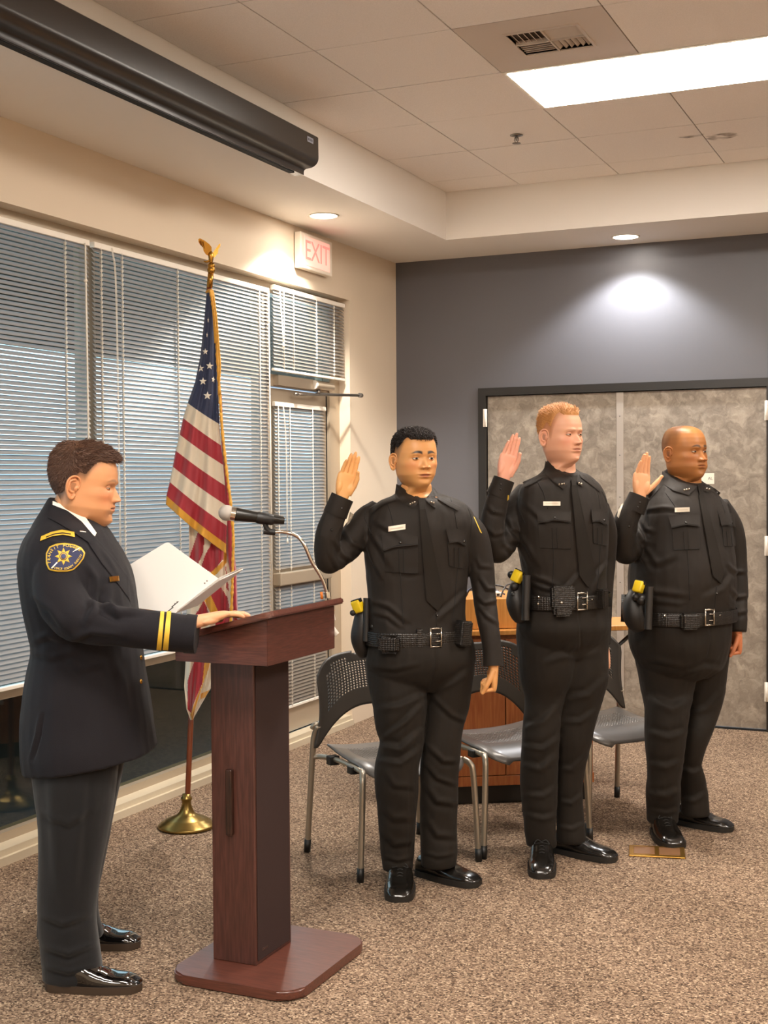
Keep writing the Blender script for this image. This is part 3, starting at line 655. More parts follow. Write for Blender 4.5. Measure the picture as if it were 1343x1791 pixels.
bm = B(); tube(bm, cr([tuple(at(u+3, v, 5.80)) for u, v in [(371, 520), (376, 560), (379, 600), (382, 640), (380, 675)]], 10), [.0035+.0015*(k % 2) for k in range(41)], 8); tube(bm, [at(383, 675, 5.80), at(384, 690, 5.80)], [.006, .009], 8); adopt(obj('cord', bm, m_gold), fl)

# ------------------------------------------------------------------ chairs
m_chair = mat('black_chair_plastic', '34302C', .42); m_seat = mat('grey_seat_plastic', '56524F', .35, coat=.15); m_leg = mat('champagne_steel', 'A59B8C', .38, metal=.8)
def holed(bm, f, nu, nv, hole, frac=.30, nseg=8, stag=True):
    """grid surface f(u,v); cells where hole(u,v) is true get a round opening"""
    cache = {}
    def V(i, j):
        if (i, j) not in cache: cache[(i, j)] = bm.verts.new(f(i/nu, j/nv))
        return cache[(i, j)]
    for j in range(nv):
        for i in range(nu):
            cu, cv = (i+.5)/nu, (j+.5)/nv
            if hole(cu, cv):
                o = [V(i, j), None, V(i+1, j), None, V(i+1, j+1), None, V(i, j+1), None]
                ring = [bm.verts.new(f(cu+frac/nu*math.cos(a), cv+frac/nv*math.sin(a))) for a in [-3*PI/4+2*PI*k/8 for k in range(8)]]
                c4 = [o[0], o[2], o[4], o[6]]
                for q in range(4):
                    a, b_ = c4[q], c4[(q+1) % 4]; r0, r1, r2 = ring[2*q], ring[2*q+1], ring[(2*q+2) % 8]
                    for fc in ((a, b_, r1), (a, r1, r0), (b_, r2, r1)):
                        g = bm.faces.new(fc); g.smooth = True
            else:
                g = bm.faces.new((V(i, j), V(i+1, j), V(i+1, j+1), V(i, j+1))); g.smooth = True
def make_chair():
    t = empty('stacking_chair', (0, 0, 0), '', 'chair', 'perforated stacking chairs behind the officers')
    def back(u, v):
        # v 0 bottom .. 1 top
        s = 2*u-1
        zt = .838 - .030*abs(s)**2.6 - .055*abs(s)**7; zb = .612 - .160*min(1, abs(s)**2.2*1.18)
        z = zb + (zt-zb)*v
        hw = .272 - .020*v - .016*math.sin(PI*min(1, v*1.1))
        x = s*hw; y = -.235 - .03*v**1.5*1.2 + (.015+.05*v)*abs(s)**2.4 + .02*(1-v)
        return Vector((x, y, z))
    bm = B(); hol = lambda u, v: (.34 < v < .93 and .09 < u < .91 and not (v > .80 and (u < .16 or u > .84))) and not (v > .80 and .33 < u < .67)
    holed(bm, back, 34, 22, hol, .30)
    dele = [f for f in bm.faces if abs(f.calc_center_median().x) < .062 and .825 < f.calc_center_median().z < .846]
    bmesh.ops.delete(bm, geom=dele, context='FACES')
    o = obj('backrest', bm, m_chair, t); sm = o.modifiers.new('t', 'SOLIDIFY'); sm.thickness = .006
    def seat(u, v):
        s = 2*u-1; y = -.19 + .43*v
        hw = .235 - .02*(1-v) - .075*max(0, (v-.75)/.25)**3
        z = .450 + .016*abs(s)**2.2*(1-v*.6) - .012*math.sin(PI*v) - .055*max(0, (v-.62)/.38)**2.2 - .02*max(0, abs(s)-.85)/.15*v
        return Vector((s*hw, y, z))
    bm = B(); holed(bm, seat, 30, 26, lambda u, v: .14 < v < .60 and .14 < u < .86, .24)
    o = obj('seat', bm, m_seat, t); sm = o.modifiers.new('t', 'SOLIDIFY'); sm.thickness = .007
    for sx in (-1, 1):
        bm = B(); tube(bm, [(sx*.275, -.265, .0), (sx*.268, -.25, .22), (sx*.262, -.232, .43), (sx*.258, -.222, .50), (sx*.250, -.20, .545)], .0125, 12, sub=4)
        lg = obj('leg', bm, m_leg, t); bm = B(); tube(bm, [(sx*.2755, -.266, .0), (sx*.274, -.261, .055)], .0145, 12); obj('foot_cap', bm, m_rub, lg)
        bm = B(); tube(bm, [(sx*.275, .215, .0), (sx*.268, .213, .15), (sx*.257, .205, .36), (sx*.250, .193, .402), (sx*.235, .165, .418)], .0125, 12, sub=4)
        lg = obj('leg', bm, m_leg, t); bm = B(); tube(bm, [(sx*.2752, .215, .0), (sx*.2735, .2145, .055)], .0145, 12); obj('foot_cap', bm, m_rub, lg)
        bm = B(); tube(bm, [(sx*.263, -.236, .405), (sx*.235, -.20, .412), (sx*.225, -.05, .420), (sx*.232, .165, .416)], [(.012, .011)]*4, 10, sub=5); obj('side_rail', bm, m_leg, t)
        bm = rbox(sx*.228-.022, sx*.228+.022, -.13, -.09, .395, .432, .003); obj('bracket', bm, m_rub, t); bm = rbox(sx*.232-.02, sx*.232+.02, .06, .10, .395, .425, .003); obj('bracket', bm, m_rub, t)
        bm = B(); tube(bm, [(sx*.243, -.205, .55), (sx*.262, -.215, .545), (sx*.266, -.222, .53)], [.008, .011, .012], 10, sub=3); obj('back_mount', bm, m_leg, t)
    bm = B(); tube(bm, [(-.226, -.02, .412), (.226, -.02, .412)], .009, 8); obj('cross_rail', bm, m_leg, t)
    return t
def copy_tree(o, parent=None):
    c = o.copy(); COL.objects.link(c); c.parent = parent
    for ch in list(o.children): copy_tree(ch, c)
    return c
CH = make_chair(); CA = R(-37)     # facing (cos, sin) = (.80, -.60)
ch_lab = ['perforated black stacking chair nearest the lectern, behind the round-faced first recruit', 'perforated black stacking chair seen between the first and the blond recruit', 'perforated black stacking chair seen between the blond and the shaved-headed recruit']
for i, (x, y) in enumerate([(1.438, -3.352), (1.775, -2.870), (2.079, -2.360)]):
    o = CH if i == 0 else copy_tree(CH)
    o.location = (x, y, 0); o.rotation_euler = (0, 0, CA - PI/2); o['label'] = ch_lab[i]

# ------------------------------------------------------------------ rolling presentation cabinet
m_wood_lit = wood('pale_lit_wood', 'B87A36', 'CD9048', sc=(14, 14, 1.2), rough=.4); m_wood_shade = wood('orange_shaded_wood', 'A0552B', 'B8703C', sc=(14, 14, 1.2), rough=.4)  # one wood; light above and shade below put into the two tones
E1 = Vector((.854, .52, 0)); NN = Vector((.52, -.854, 0)); C0 = Vector((1.197, -2.544, 0))
Mc = Mbasis(E1, -NN, Vector((0, 0, 1)), C0)      # local x along the front, y into the cabinet
cb = bpy.data.objects.new('presentation_cabinet', None); COL.objects.link(cb); cb.matrix_world = Mc; tag(cb, 'orange wooden presentation cabinet with fold-out shelf standing behind the chairs', 'cabinet')
CWD = .878
bm = rbox(.03, CWD-.03, .03, .50, 0, .088, .003); obj('plinth', bm, m_black, cb)
bm = rbox(0, CWD, .018, .52, .088, .815, .003); obj('body', bm, m_wood_shade, cb)
bm = rbox(.02, CWD/2-.002, 0, .018, .14, .80, .002); dr = obj('door', bm, m_wood_shade, cb)
bm = rbox(CWD/2+.002, CWD-.022, 0, .018, .14, .80, .002); dr = obj('door', bm, m_wood_shade, cb)
bm = rbox(0.0, CWD, 0, .018, .090, .137, .002); obj('base_rail', bm, m_wood_shade, cb)
bm = rbox(0, CWD, -.01, .53, .818, .842, .003); obj('counter', bm, m_wood_lit, cb)
bm = rbox(.02, CWD-.06, .05, .50, .844, .99, .003); obj('equipment_hutch', bm, m_wood_lit, cb)
bm = rbox(CWD+.004, CWD+.32, .08, .48, .818, .842, .003); sh = obj('fold_out_shelf', bm, m_wood_lit, cb)
bm = B(); tube(bm, [(CWD+.26, .14, .815), (CWD+.005, .14, .60)], .010, 8); obj('shelf_brace', bm, m_rub, sh)
# cables and gadget on top of the hutch
gd = bpy.data.objects.new('control_box', None); COL.objects.link(gd); gd.matrix_world = Mc @ Matrix.Translation((.40, .20, .99)); tag(gd, 'small white connector box on top of the wooden cabinet beneath loose cables', 'connector box')
bm = rbox(-.075, .055, -.06, .04, 0.001, .022, .003); obj('case', bm, mat('grey_white_plastic', 'D0C9BE', .4), gd)
bm = B()
for k in range(5): box(bm, -.06+k*.022, -.046+k*.022, -.062, -.0598, .006, .016)
obj('sockets', bm, m_rub, gd)
cbl = bpy.data.objects.new('cable', None)
for k, (pts, rr, colr, lab) in enumerate([
    ([(.28, .17, .994), (.30, .15, 1.03), (.36, .14, 1.047), (.44, .15, 1.045), (.50, .16, 1.02), (.53, .17, .994)], .0045, '1A1A1C', 'thick black cable arching over the top of the wooden cabinet'),
    ([(.29, .27, .994), (.33, .30, 1.02), (.39, .32, 1.035), (.45, .30, 1.012), (.49, .24, .994)], .004, '2A3458', 'blue cable looping low over the top of the wooden cabinet'),
    ([(.44, .10, .994), (.46, .12, 1.03), (.49, .15, 1.05), (.55, .16, 1.045), (.59, .17, .994)], .004, '202022', 'thin black cable looped at the right end of the cabinet top')]):
    bm = B(); tube(bm, pts, rr, 8, sub=10); o = obj('cable', bm, mat('cable_'+colr, colr, .4)); o.matrix_world = Mc; tag(o, lab, 'cable', 'cables on the cabinet')

# ------------------------------------------------------------------ open white binder
bd = empty('open_binder', tuple(at(300, 1060, 4.2)), 'open white binder with printed pages held above the lectern by the officer', 'binder')
def slab(P, th, m, name, nrm=None):
    bm = B(); P = [Vector(p) for p in P]; n = (P[1]-P[0]).cross(P[2]-P[1]).normalized()*th
    a = [bm.verts.new(p) for p in P]; c = [bm.verts.new(p+n) for p in P]
    bm.faces.new(a[::-1]); bm.faces.new(c)
    for i in range(len(P)): bm.faces.new((a[i], a[(i+1) % len(P)], c[(i+1) % len(P)], c[i]))
    bmesh.ops.recalc_face_normals(bm, faces=bm.faces); return adopt(obj(name, bm, m), bd)
m_cover = mat('white_binder_vinyl', 'F0EEEA', .45); m_page = mat('printer_paper', 'F4F2EC', .7)
def on_plane(a, b, c, pts):
    n = (b-a).cross(c-a)
    return [CAMP + ray(u, v)*((a-CAMP).dot(n)/ray(u, v).dot(n)) for u, v in pts]
slab(on_plane(at(288, 950, 4.40), at(384, 1014, 4.34), at(243, 1064, 4.40), [(226, 988), (288, 950), (291, 949), (295, 949), (299, 952), (384, 1014), (306, 1072), (243, 1064)]), .004, m_cover, 'front_cover')
slab(on_plane(at(306, 1073, 4.30), at(384, 1015, 4.34), at(425, 996, 4.48), [(306, 1073), (384, 1015), (425, 996), (345, 1060)]), .004, m_cover, 'back_cover')
for k in range(4): slab(on_plane(at(308, 1071-k*.8, 4.295), at(384, 1013-k, 4.335), at(420+2.4*k, 996-1.6*k, 4.475), [(308, 1071-k*.8), (384, 1013-k), (420+2.4*k, 996-1.6*k), (350, 1052-k)]), .0006, m_page, 'page')
bm = B(); 
for q in ((362, 1016, 4.325), (358, 1020, 4.32), (310, 1053, 4.31), (306, 1056, 4.31)): sphere(bm, at(q[0], q[1], q[2]), .003, u=8, v=6)
adopt(obj('rings', bm, m_steel), bd)
bm = B(); tube(bm, [at(300, 1062, 4.30), at(312, 1052, 4.31)], .0016, 6); tube(bm, [at(294, 1069, 4.29), at(303, 1062, 4.30)], .0016, 6); adopt(obj('ink_marks', bm, m_rub), bd)
# ================================================================== people: tools
Z3 = Vector((0, 0, 1)); FH = Vector((FWD.x, FWD.y, 0)).normalized(); RH = Vector((FH.y, -FH.x, 0))
def px_of(co):
    """numpy (n,3) world -> (n,2) picture coordinates and depth"""
    d = co - np.array(CAMP); z = d @ np.array(FWD); return np.stack([IW/2+FPX*(d @ np.array(RGT))/z, IH/2+SHY-FPX*(d @ np.array(UPV))/z], 1), z
def ring_loft(bm, secs, n=28, ex=2.2, sub=4):
    """secs: (centre, axis a, axis b); superellipse sections, resampled smoothly, closed ends"""
    A = cr([np.concatenate([np.array(c), np.array(a), np.array(b)]) for c, a, b in secs], sub); rings = []
    for s in A:
        c, a, b = Vector(s[:3]), Vector(s[3:6]), Vector(s[6:9]); rg = []
        for j in range(n):
            w = 2*PI*j/n; cx, sx = math.cos(w), math.sin(w)
            rg.append(bm.verts.new(c + a*(math.copysign(abs(cx)**(2/ex), cx)) + b*(math.copysign(abs(sx)**(2/ex), sx))))
        rings.append(rg)
    for r0, r1 in zip(rings, rings[1:]):
        for j in range(n): bm.faces.new((r0[j], r0[(j+1) % n], r1[(j+1) % n], r1[j]))
    bm.faces.new(rings[0][::-1]); bm.faces.new(rings[-1])
    return rings
class Fig:
    def __init__(s, D, theta):
        s.D = D; s.th = R(theta); s.F = (-FH*math.cos(s.th) + RH*math.sin(s.th)).normalized(); s.L = Z3.cross(s.F)
        s.skin = []; s.kids = []
    def at(s, u, v, dd=0): return at(u, v, s.D+dd)
    def sec(s, v, uL, uR, rho, dd=0, tilt=0, k=1):
        c = s.at((uL+uR)/2, v, dd); half = (uR-uL)/2/FPX*(s.D+dd)*k
        a = half/math.sqrt(math.cos(s.th)**2 + (rho*math.sin(s.th))**2); b = a*rho
        return (c, s.L*a, (s.F*math.cos(R(tilt))+Z3*math.sin(R(tilt)))*b)
    def torso(s, bm, secs, k=1, ex=2.25): ring_loft(bm, [s.sec(*(list(q)+[0, 0])[:6], k=k) if len(q) < 6 else s.sec(*q[:6], k=k) for q in secs], ex=ex)
    def leg(s, bm, rows, k=1, ex=2.1):
        ky = getattr(s, 'ky', 1.02)
        out = []
        for v, uL, uR, dd in rows:
            c = s.at((uL+uR)/2, v, dd); r = (uR-uL)/2/FPX*(s.D+dd)*k; out.append((c, RH*r, FH*r*ky))
        ring_loft(bm, out, ex=ex)
    def limb(s, bm, pts, k=1, n=20): tube(bm, [tuple(s.at(u, v, dd)) for u, v, dd, r in pts], [r*k for *_, r in pts], n, sub=5)
def folds(bm, strokes, noise_amp=.003, scale=(7, 7, 4), seed=0, fine=.0008):
    """cloth relief: broad random folds plus folds laid along given lines; strokes = (polyline, width, height)"""
    bm.normal_update(); bm.verts.ensure_lookup_table(); n = len(bm.verts)
    co = np.array([v.co[:] for v in bm.verts]); no = np.array([v.normal[:] for v in bm.verts]); uv, dep = px_of(co)
    disp = np.zeros(n)
    for i in range(n):
        c = co[i]; q = Vector((c[0]*scale[0]+seed, c[1]*scale[1], c[2]*scale[2]+seed*2))
        a = noise.noise(q); b_ = noise.noise(q*2.3+Vector((5, 1, 2)))
        disp[i] = noise_amp*((1-abs(a)*2.2)*.7 + b_*.8) + fine*noise.noise(q*7)
    vis = np.clip(-(no @ np.array(FWD))*1.6+.25, 0, 1)
    for P, w, h in strokes:
        best = np.full(n, 1e9); par = np.zeros(n); tot = len(P)-1; sgn = np.ones(n)
        for k in range(tot):
            a = np.array(P[k], float); b_ = np.array(P[k+1], float); ab = b_-a; L2 = ab@ab
            t = np.clip(((uv-a)@ab)/L2, 0, 1); d = uv-(a+t[:, None]*ab); dd = np.hypot(d[:, 0], d[:, 1]); cr_ = ab[0]*d[:, 1]-ab[1]*d[:, 0]
            m = dd < best; best = np.where(m, dd, best); par = np.where(m, (k+t)/tot, par); sgn = np.where(m, np.sign(cr_), sgn)
        sd = best*sgn/w
        prof = np.exp(-sd**2) - .75*np.exp(-(sd-1.5)**2)
        disp += 1.25*vis*h*prof*np.sin(np.clip(par, .02, .98)*PI)**.5*np.where(best < 4*w, 1, 0)
    for i, v in enumerate(bm.verts): v.co = Vector(co[i] + no[i]*disp[i])
    return bm
def resamp(P, n):
    P = [np.array(p, float) for p in P]; d = [0]
    for a, b in zip(P, P[1:]): d.append(d[-1]+np.linalg.norm(b-a))
    out = []
    for k in range(n):
        t = d[-1]*k/(n-1); i = 0
        while i < len(P)-2 and t > d[i+1]: i += 1
        q = (t-d[i])/max(1e-9, d[i+1]-d[i]); out.append(P[i]*(1-q)+P[i+1]*q)
    return out
def spatch(tree, top, bot, n, m, th, mt, name, parent, lift=.0, smooth=3, back=0, flare=0):
    """sheet of cloth or metal lying on the surface under the given outline"""
    T, Bo = resamp(top, n), resamp(bot, n); G = np.zeros((m, n)); U = np.zeros((m, n, 2)); last = None
    for j in range(m):
        t = j/(m-1)
        for i in range(n):
            p = T[i]*(1-t)+Bo[i]*t; U[j, i] = p; d = ray(p[0], p[1]); h = tree.ray_cast(CAMP, d.normalized())[0]
            if h is not None: last = (h-CAMP).dot(FWD); G[j, i] = last
            else: G[j, i] = np.nan
    if np.all(np.isnan(G)): return None
    mean = np.nanmedian(G)
    for _ in range(60):
        if not np.isnan(G).any(): break
        H = G.copy()
        for j in range(m):
            for i in range(n):
                if np.isnan(G[j, i]):
                    nb = [G[y, x] for y, x in ((j-1, i), (j+1, i), (j, i-1), (j, i+1)) if 0 <= y < m and 0 <= x < n and not np.isnan(G[y, x])]
                    if nb: H[j, i] = sum(nb)/len(nb)
        G = H
    G0 = G.copy()
    for _ in range(smooth):
        H = np.pad(G, 1, mode='edge'); G = (H[:-2, 1:-1]+H[2:, 1:-1]+H[1:-1, :-2]+H[1:-1, 2:]+4*G)/8
    G = np.minimum(G, G0+.002)
    bm = B(); vs = [[bm.verts.new(CAMP+ray(*U[j, i])*(G[j, i]-lift-th-flare*(j/(m-1))**1.5)) for i in range(n)] for j in range(m)]
    for j in range(m-1):
        for i in range(n-1): f = bm.faces.new((vs[j][i], vs[j+1][i], vs[j+1][i+1], vs[j][i+1])); f.smooth = True
    r = bmesh.ops.extrude_face_region(bm, geom=bm.faces[:]); nv = [g for g in r['geom'] if isinstance(g, bmesh.types.BMVert)]
    for v in nv: v.co += (v.co-CAMP).normalized()*(th+lift*.5+back)
    bmesh.ops.recalc_face_normals(bm, faces=bm.faces)
    o = obj(name, bm, mt); o.parent = parent; return smooth_angle(o, 50)
m_seam_shade = mat('seam_and_edge_shade', '0B0907', .8)  # dark lines for stitching and for painted shade at flap edges and creases
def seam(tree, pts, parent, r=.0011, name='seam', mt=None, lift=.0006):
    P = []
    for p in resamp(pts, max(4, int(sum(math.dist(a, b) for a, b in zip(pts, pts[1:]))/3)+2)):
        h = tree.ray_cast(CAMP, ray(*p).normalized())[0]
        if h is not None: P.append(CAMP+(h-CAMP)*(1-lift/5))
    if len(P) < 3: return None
    bm = B(); tube(bm, P, r, 5); o = obj(name, bm, mt or m_seam_shade); o.parent = parent; return o
def hitp(tree, u, v):
    h, nn, *_ = tree.ray_cast(CAMP, ray(u, v).normalized())
    return (h, nn) if h is not None else (None, None)
def stud(tree, u, v, r, h, mt, name, parent):
    p, nn = hitp(tree, u, v)
    if p is None: return None
    bm = B(); z = nn.normalized(); x = z.orthogonal().normalized(); y = z.cross(x)
    lathe(bm, [(.0001, h), (r*.6, h*.9), (r, h*.3), (r, -.002)], n=14, M=Mbasis(x, y, z, p)); o = obj(name, bm, mt); o.parent = parent; return o
def pbox(tree, u0, u1, v0, v1, dep, mt, name, parent, r=.006, taper=1, lean=0, yaw=None, lift=0, seg=3):
    """rounded pouch standing off the surface behind it"""
    u, v = (u0+u1)/2, (v0+v1)/2; p, nn = hitp(tree, u, v)
    if p is None: return None
    D = (p-CAMP).dot(FWD); w = (u1-u0)/FPX*D; h = (v1-v0)/FPX*D
    z = Vector((nn.x, nn.y, nn.z*.3)).normalized()
    if yaw is not None: z = (-FH*math.cos(R(yaw))+RH*math.sin(R(yaw)))
    x = Z3.cross(z).normalized(); y = z.cross(x)
    q = Matrix.Rotation(R(lean), 3, z); x = q @ x; y = q @ y
    w = w/max(.5, abs(x.dot(RH)))
    bm = B(); vs = box(bm, -w/2, w/2, -h/2, h/2, -.012, dep)
    for a in vs:
        if a.co.y < 0: a.co.x *= taper
    bmesh.ops.bevel(bm, geom=bm.edges[:], offset=r, segments=seg, affect='EDGES')
    bmesh.ops.transform(bm, matrix=Mbasis(x, y, z, p+z*lift), verts=bm.verts)
    o = obj(name, bm, mt); o.parent = parent; return smooth_angle(o, 40)

# ------------------------------------------------------------------ head
def G(x, m, s): return np.exp(-((x-m)/s)**2)
def interp_tab(z, tab):
    zs = [t[0] for t in tab][::-1]; 
    return [np.interp(z, zs, [t[k] for t in tab][::-1]) for k in range(1, len(tab[0]))]
HEADTAB = [(.2350, -.012, -.016, .002), (.2335, .012, -.040, .022), (.2300, .030, -.056, .036), (.2230, .049, -.072, .050), (.2120, .065, -.084, .061), (.198, .076, -.093, .068), (.180, .084, -.099, .0735), (.160, .0885, -.102, .0765), (.140, .090, -.101, .0775),
  (.128, .0885, -.098, .077), (.118, .086, -.094, .0765), (.105, .0865, -.088, .0755), (.092, .0880, -.081, .0745), (.080, .0890, -.075, .073), (.066, .0900, -.068, .0705), (.052, .0895, -.064, .067), (.040, .0870, -.062, .0595), (.028, .0855, -.061, .0525), (.017, .0845, -.061, .0445), (.008, .080, -.061, .037), (.000, .070, -.061, .034), (-.008, .052, -.061, .039), (-.018, .038, -.062, .046), (-.035, .030, -.064, .050), (-.060, .028, -.066, .052)]
def head_mesh(P):
    nz, na = 250, 260; zs = []
    for k in range(nz+1):
        t = k/nz; zs.append(.2352 - .2952*(t**1.0 if t > .06 else (t/.06)**1.6*.06))
    bmv = []; fat = P.get('fat', 0); W = P.get('w', 1); J = P.get('jaw', 1)
    Zs = np.array(zs); yf, yb, w = interp_tab(Zs, HEADTAB)
    ker = np.array([1, 2, 3, 4, 3, 2, 1.])/16
    def sm(a):
        p = np.pad(a, 3, mode='edge'); s = np.convolve(p, ker, 'valid'); s[:8] = a[:8]; return s
    yf, yb, w = sm(yf), sm(yb), sm(w)
    w = w*W; low = np.clip((.125-Zs)/.11, 0, 1); w = w*(1+(J-1)*low*low*(3-2*low)) + fat*.010*G(Zs, .035, .035); yf = yf - 0*low + fat*.006*G(Zs, -.012, .022)
    yb = yb - fat*.010*G(Zs, .0, .05); w = sm(sm(w))
    ang = np.array([2*PI*j/na for j in range(na)]); ang = ang - .32*np.sin(2*(ang-PI/2))*0 - .35*np.cos(ang)*-1*0
    A = ang[None, :]; z = Zs[:, None]
    # more samples on the face: warp angles towards +y
    A = PI/2 + (A-PI/2+PI) % (2*PI) - PI; A = PI/2 + np.sign(A-PI/2)*(np.abs(A-PI/2)/PI)**1.25*PI
    ca, sa = np.cos(A), np.sin(A); exf = P.get('square', 2.25)
    ex = 2/np.where(sa > 0, exf, 2.05)
    x = w[:, None]*np.sign(ca)*np.abs(ca)**ex; cy = -.008
    y = np.where(sa > 0, cy+(yf[:, None]-cy)*np.abs(sa)**ex, cy+(yb[:, None]-cy)*np.abs(sa)**ex)
    X = np.abs(x); f = np.clip(sa*1.6, 0, 1)
    ez = .118; es = P.get('eye_x', .0315)
    # jaw line narrows to the chin in front
    d = np.zeros_like(x)
    d += P.get('brow', .0045)*G(z, .134, .008)*G(X, .026, .019)
    d -= P.get('socket', .0085)*G(X, es, .016)*G(z, ez+.001, .0095)
    d -= .003*G(x, 0, .011)*G(z, .121, .010)
    t = np.clip((.126-z)/(.126-.0845), 0, 1); under = np.clip((z-.0715)/.0105, 0, 1); under = under*under*(3-2*under)
    nl = P.get('nose', 1.0); nwid = P.get('nose_w', 1.0)
    d += nl*(.0035+.0195*t**1.25)*under*G(x, 0, (.0065+.0065*t**1.5)*nwid)*np.clip((.131-z)/.012, 0, 1)
    d += .0085*nwid*G(X, .0125*nwid, .0055)*G(z, .0805, .0062)
    d += .0045*G(X, .047, .018)*G(z, .094, .016) - .0015*G(X, .027, .006)*G(z, .070, .012)
    mz = P.get('mouth_z', .0555); mo = mz-.0555; d += P.get('uplip', .0055)*G(x, 0, .019)*G(z, .0615+mo, .0045); d += P.get('lolip', .0075)*G(x, 0, .016)*G(z, .0490+mo, .0050)
    curve = mz+P.get('smile', 0)*X**2*4 + .0006*np.cos(x*300)*G(x, 0, .012)
    d -= .0058*np.exp(-(X/.0245)**4)*G(z, curve, .0019)
    d -= .0038*G(x, 0, .02)*G(z, .0385+mo*.8, .0055); d += .006*P.get('chin', 1)*G(x, 0, .019)*G(z, .018, .012)
    d += .003*G(x, 0, .006)*G(z, .0685, .006)*0 + fat*.006*G(X, .04, .02)*G(z, .05, .02)
    y = y + d*f; x = x + np.sign(x)*(.004*G(X, .068, .02)*G(z, .096, .018)*f)
    # colours
    skin = np.array(lin(P['skin'])); lip = np.array(lin(P['lip'])); hair = np.array(lin(P['hair'])); red = np.array(lin(P.get('cheek', P['skin'])))
    C = np.ones(x.shape+(3,))*skin
    def mix(m, col): 
        nonlocal C
        C = C*(1-m[..., None]) + col*m[..., None]
    mix(.5*f*(G(X, .045, .022)*G(z, .088, .022)+.6*G(x, 0, .015)*G(z, .085, .012)), red)
    if P.get('beard'): mix(P['beard']*f*(1/(1+np.exp(-np.clip((.058-z)/.007, -30, 30))))*(1-.7*G(x, 0, .02)*G(z, mz, .009))*(z > -.02), hair)
    zc = mz; top = zc+.0075*np.clip(1-(X/.0245)**2, 0, 1)*(1-.18*G(x, 0, .003)); bt = zc-.0095*np.clip(1-(X/.0225)**2, 0, 1)
    soft = lambda v, s: 1/(1+np.exp(-np.clip(v/s, -30, 30)))
    lm = soft(top-z, .0006)*soft(z-bt, .0006)*(X < .0245)*f*P.get('lipmix', .8); mix(lm, lip)
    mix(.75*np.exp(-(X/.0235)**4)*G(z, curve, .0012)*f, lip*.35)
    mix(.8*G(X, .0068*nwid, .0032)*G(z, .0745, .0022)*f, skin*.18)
    # brows
    bx0, bx1 = P.get('brow_x', (.011, .050)); q = np.clip((X-bx0)/(bx1-bx0), 0, 1); bz = P.get('brow_z', .1375)+.0055*np.sin(q*PI*.8)-.0045*q**2; bh = (.0038*(1-q**2)+.0010)*P.get('brow_th', 1)
    nz_ = .0006*np.sin(x*4000+z*2500)
    mix(soft(bh-np.abs(z-bz)+nz_, .0008)*soft(X-bx0, .0012)*soft(bx1-X, .0015)*f*P.get('brow_mix', .9), hair*P.get('brow_dark', .8))
    # scalp / fade
    az = np.degrees(np.abs(np.arctan2(x, y)))            # 0 at the face, 180 at the nape
    hl = np.interp(az, *P['hairline']) ; base_m = soft(z-hl, P.get('fade_soft', .006))
    dens = np.clip((z-hl)/P.get('fade_h', .05), 0, 1)*(1-P.get('fade_min', .3))+P.get('fade_min', .3)
    mix(base_m*dens*P.get('scalp', 1), hair)
    bm = B(); lay = bm.verts.layers.float_color.new('Col')
    verts = [[bm.verts.new((x[i, j], y[i, j], zs[i])) for j in range(na)] for i in range(nz+1)]
    for i in range(nz+1):
        for j in range(na): verts[i][j][lay] = (*C[i, j], 1)
    for i in range(nz):
        for j in range(na):
            fc = bm.faces.new((verts[i][j], verts[i+1][j], verts[i+1][(j+1) % na], verts[i][(j+1) % na])); fc.smooth = True
    bm.faces.new(verts[0]); 
    def spot(vs, col):
        for v in vs: v[lay] = (*col, 1)
    # eyes
    eyy = float(np.interp(ez, Zs[::-1], yf[::-1])) - .0145 + P.get('eye_out', 0)
    for s in (-1, 1):
        ce = Vector((s*es, eyy-.0015, ez)); r = .0122
        look = P.get('look', (0, 0)); M = Matrix.Translation(ce) @ Matrix.Rotation(R(look[0]), 4, 'Z') @ Matrix.Rotation(R(look[1]), 4, 'X')
        for rr, a0, a1, mi, lift in ((r, 0, 180, 1, 0), (r*1.004, 0, 27, 2, 0), (r*1.008, 0, 12, 3, 0)):
            nn, mm = 24, 12; rg = []
            for k in range(mm+1):
                a = R(a0+(a1-a0)*k/mm); rg.append([bm.verts.new(M @ Vector((rr*math.sin(a)*math.cos(2*PI*q/nn), rr*math.cos(a), rr*math.sin(a)*math.sin(2*PI*q/nn)))) for q in range(nn)])
            for k in range(mm):
                for q in range(nn):
                    fc = bm.faces.new((rg[k][q], rg[k][(q+1) % nn], rg[k+1][(q+1) % nn], rg[k+1][q])); fc.material_index = mi; fc.smooth = True
        up, lo = P.get('lids', (16, -20))
        for e0, e1, isup in ((up, 88, 1), (lo, -88, 0)):
            rg = []
            for k in range(11):
                row = []
                for q in range(25):
                    ph = R(-88+176*q/24); edge = e0*math.cos(ph)**.6 if abs(math.cos(ph)) > 1e-3 else 0; edge += (3*math.sin(ph)*-s if isup else 0)
                    e = R(edge+(e1-edge)*(k/10)**1.1); rr = r*1.10 + (.0006 if k == 0 else 0)
                    v = bm.verts.new(ce+Vector((rr*math.cos(e)*math.sin(ph), rr*math.cos(e)*math.cos(ph), rr*math.sin(e))))
                    c = skin*.72+red*.18 if k > 0 else (hair*.35 if isup else skin*.45); v[lay] = (*c, 1); row.append(v)
                rg.append(row)
            for k in range(10):
                for q in range(24): fc = bm.faces.new((rg[k][q], rg[k][q+1], rg[k+1][q+1], rg[k+1][q])); fc.smooth = True
    # ears
    ew = float(np.interp(.11, Zs[::-1], w[::-1])); esz = P.get('ear', 1)
